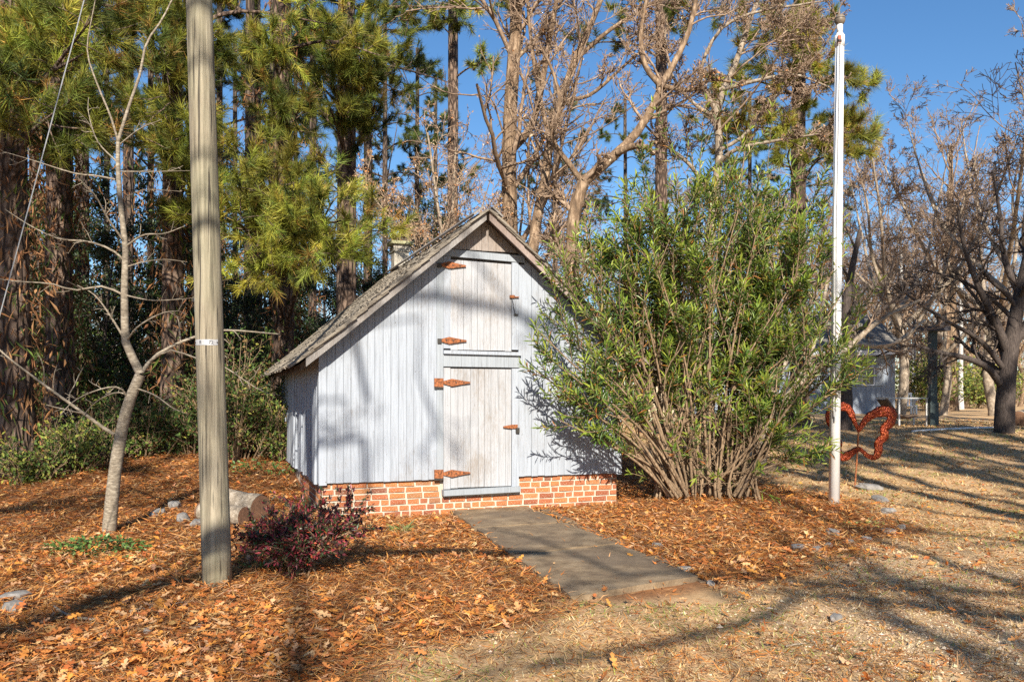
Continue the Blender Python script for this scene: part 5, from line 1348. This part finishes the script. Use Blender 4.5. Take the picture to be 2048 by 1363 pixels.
tubes(MB(), np.array([[.13, 0, hp + .34], [.13, 0, hp + .36], [.13, 0, hp + .44], [.13, 0, hp + .47]]), np.array([.03, .075, .075, .02]), 12, cap=True).build('seed_jar', M['feeder_green'], fe)
# white frame table with a hanging tray, chair, pipe edging
tb = G(1805, 850); d = tb[1]; f = d / FPX
ta = thing('patio_table', 'white metal patio table with brown lower tray on the lawn', 'table', tb)
x0, x1, ht = (1768 - 1805) * f, (1846 - 1805) * f, (850 - 797) * f
box(x0, x1, -.3, .5, ht, ht + .035).build('top', M['steel'], ta)
for sx, sy in ((x0 + .28, -.25), (x1 - .03, -.25), (x0 + .28, .45), (x1 - .03, .45)):
    box(sx - .02, sx + .02, sy - .02, sy + .02, -.05, ht).build('leg', M['chair_white'], ta)
mb = MB(); prism(mb, [(x0 + .02, ht - .01), (x0 + .30, ht * .45), (x0 + .55, ht * .30), (x1 - .15, ht * .42), (x1 - .15, ht * .38), (x0 + .55, ht * .24), (x0 + .26, ht * .40), (x0 - .02, ht - .03)][::-1], -.2, .4); mb.build('tray', M['brown_wood'], ta)
cb = G(1815, 833)
chr_ = thing('plastic_chair', 'white plastic garden chair behind the patio table', 'chair', cb)
box(-.25, .25, -.22, .22, .38, .42).build('seat', M['chair_white'], chr_)
for sx, sy in ((-.22, -.19), (.22, -.19), (-.22, .19), (.22, .19)): box(sx - .025, sx + .025, sy - .025, sy + .025, -.03, .38).build('leg', M['chair_white'], chr_)
for sx in (-.22, -.11, 0, .11, .22): box(sx - .028, sx + .028, .19, .22, .42, .8).build('back_slat', M['chair_white'], chr_)
box(-.25, .25, .185, .225, .78, .86).build('top_rail', M['chair_white'], chr_)
for sx in (-.25, .25): box(sx - .025, sx + .025, -.22, .2, .58, .61).build('armrest', M['chair_white'], chr_)
pa, pe = G(1824, 864), G(1992, 856)
o = tubes(MB(), np.linspace(pa - pa, pe - pa, 6) + [0, 0, .03] + gu.normal(0, .006, (6, 3)), np.full(6, .028), 8, cap=True).build('edging_pipe', M['white_plastic'], None, True, label='long white pipe edging the bed by the feeder post', category='pipe')
o.location = [float(v) for v in pa]
sc_ = (float(W(1320, 800, 19)[0]), 19.0, float(gz(W(1320, 800, 19)[0], 19)))
lc = thing('slatted_chair', 'pale wooden slatted garden chair seen through the oleander stems', 'chair', sc_)
for k in range(6): box(-.23 + k * .08, -.165 + k * .08, .2, .22, .3, 1.15 - .02 * abs(k - 2.5)).build('back_slat', M['slat_wood'], lc)
for k in range(5): box(-.25, .25, -.25 + k * .085, -.18 + k * .085, .36, .38).build('seat_slat', M['slat_wood'], lc)
for sx, sy in ((-.25, -.25), (.25, -.25), (-.25, .2), (.25, .2)): box(sx - .03, sx + .03, sy - .03, sy + .03, -.03, .58).build('leg', M['slat_wood'], lc)
for sx in (-.28, .28): box(sx - .05, sx + .05, -.28, .24, .58, .605).build('armrest', M['slat_wood'], lc)

# ------------------------------------------------------------------ trees behind and beside the camera that shade the scene
def back(p, yp):
    t = (yp - p[1]) / SUN[1]
    return p + SUN * t
def wallp(px, py):                              # point on the shed front under a pixel
    t = (px - 1024) / FPX
    u = (t * SHED_O[1] - SHED_O[0]) / (cos(SHED_A) - t * sin(SHED_A))
    dd = SHED_O[1] + u * sin(SHED_A)
    return W(px, py, dd)
yA = -7.0
trA = limb([[-8.2, yA, 0], [-8.0, yA, 5], [-7.6, yA, 9], [-7.2, yA, 13], [-7, yA, 17]], .34, .1)
band = [back(wallp(*p), yA) for p in [(760, 585), (830, 588), (900, 596), (980, 610), (1060, 636), (1120, 660)]]
diag = [back(wallp(*p), yA) for p in [(880, 430), (925, 490), (985, 560), (1050, 640), (1100, 720)]]
gb = [back(G(*p), -3.5) for p in [(0, 1271), (205, 1194), (430, 1148), (674, 1112), (940, 1106), (1100, 1112)]]
limbs = [trA, limb([trA[0][8], trA[0][9] + [1.5, .2, .6]] + band, .13, .05), limb([band[0], (band[0] + diag[0]) / 2 + [-.1, 0, .3]] + diag, .05, .012),
         limb([trA[0][4], trA[0][5] + [1.0, .8, .0]] + gb, .12, .075)]
for q, r_ in (([(560, 600), (640, 640), (695, 655), (716, 705), (722, 770), (735, 800)], .06), ([(600, 900), (660, 850), (735, 880), (752, 930), (735, 980)], .06), ([(640, 800), (690, 830), (700, 880)], .035), ([(780, 640), (820, 700), (850, 800), (880, 880)], .03)):
    w_ = [back(wallp(*p), -4.0) for p in q]; limbs.append(limb([trA[0][6], trA[0][6] + [2.0, 2.0, .5]] + w_, r_, r_ * .6))
bare_tree('bare_tree', 'bare tree whose shadow falls across the shed and the straw', limbs, [dict(BARE[0], n=8, t0=.25, ratio=.22), dict(BARE[1], n=4), dict(BARE[2], n=4)], 201)
yB = -6.0
trB = limb([[7.2, yB, 0], [7.0, yB, 5], [6.8, yB, 9], [6.9, yB, 14]], .28, .1)
g1 = [back(G(*p), yB) for p in [(1700, 1195), (1600, 1215), (1480, 1245), (1330, 1290), (1180, 1310), (1050, 1340)]]
g2 = [back(G(*p), yB) for p in [(1400, 1150), (1280, 1165), (1180, 1130), (1080, 1085), (980, 1060)]]
g3 = [back(G(*p), yB) for p in [(1850, 1190), (1760, 1160), (1600, 1180), (1420, 1190)]]
bare_tree('bare_tree', 'bare tree whose limbs shade the gravel drive', [trB, limb([trB[0][4], trB[0][5] + [-.8, 0, .2]] + g1, .08, .03), limb([trB[0][6]] + g2, .06, .02), limb([trB[0][4]] + g3, .05, .02)],
          [dict(BARE[0], n=7, t0=.3, ratio=.22), dict(BARE[1], n=4), dict(BARE[2], n=3)], 202)
for k, (x, y, s_) in enumerate([(10.5, 1.0, 1.0), (13.2, 11, 1.05), (9.0, -4.5, 1.0), (16, 15, 1.0), (11.8, 6.5, 1.0), (19.5, 17, 1.1), (-8.5, -3, .95), (-13, 0, 1.0), (-6.2, -9, 1.0), (15.5, 4, 1.0), (7.6, -6.5, 1.0), (8.6, -1.2, .95), (10.2, -8, 1.0), (12.3, -5, 1.0), (11.2, -1.5, 1.0), (13.9, 15, 1.0), (15, 17.5, 1.05)]):
    copy_tree(protos[k % 3], (x, y, 0), k * 1.3, s_, 'tall pine shading the yard from beside the drive', 'pines beside the drive')
for k, (x, y, s_) in enumerate([(-5.5, -13, 1.25), (1.2, -15, 1.3), (5.5, -12, 1.2), (-10, -10, 1.2), (-2.5, -20, 1.5)]):
    if k: copy_tree(mc_, (x, y, 0), .7 + k * 1.1, s_)
    else: mc_.location = (x, y, 0); mc_.rotation_euler = (0, 0, .7); mc_.scale = (s_,) * 3
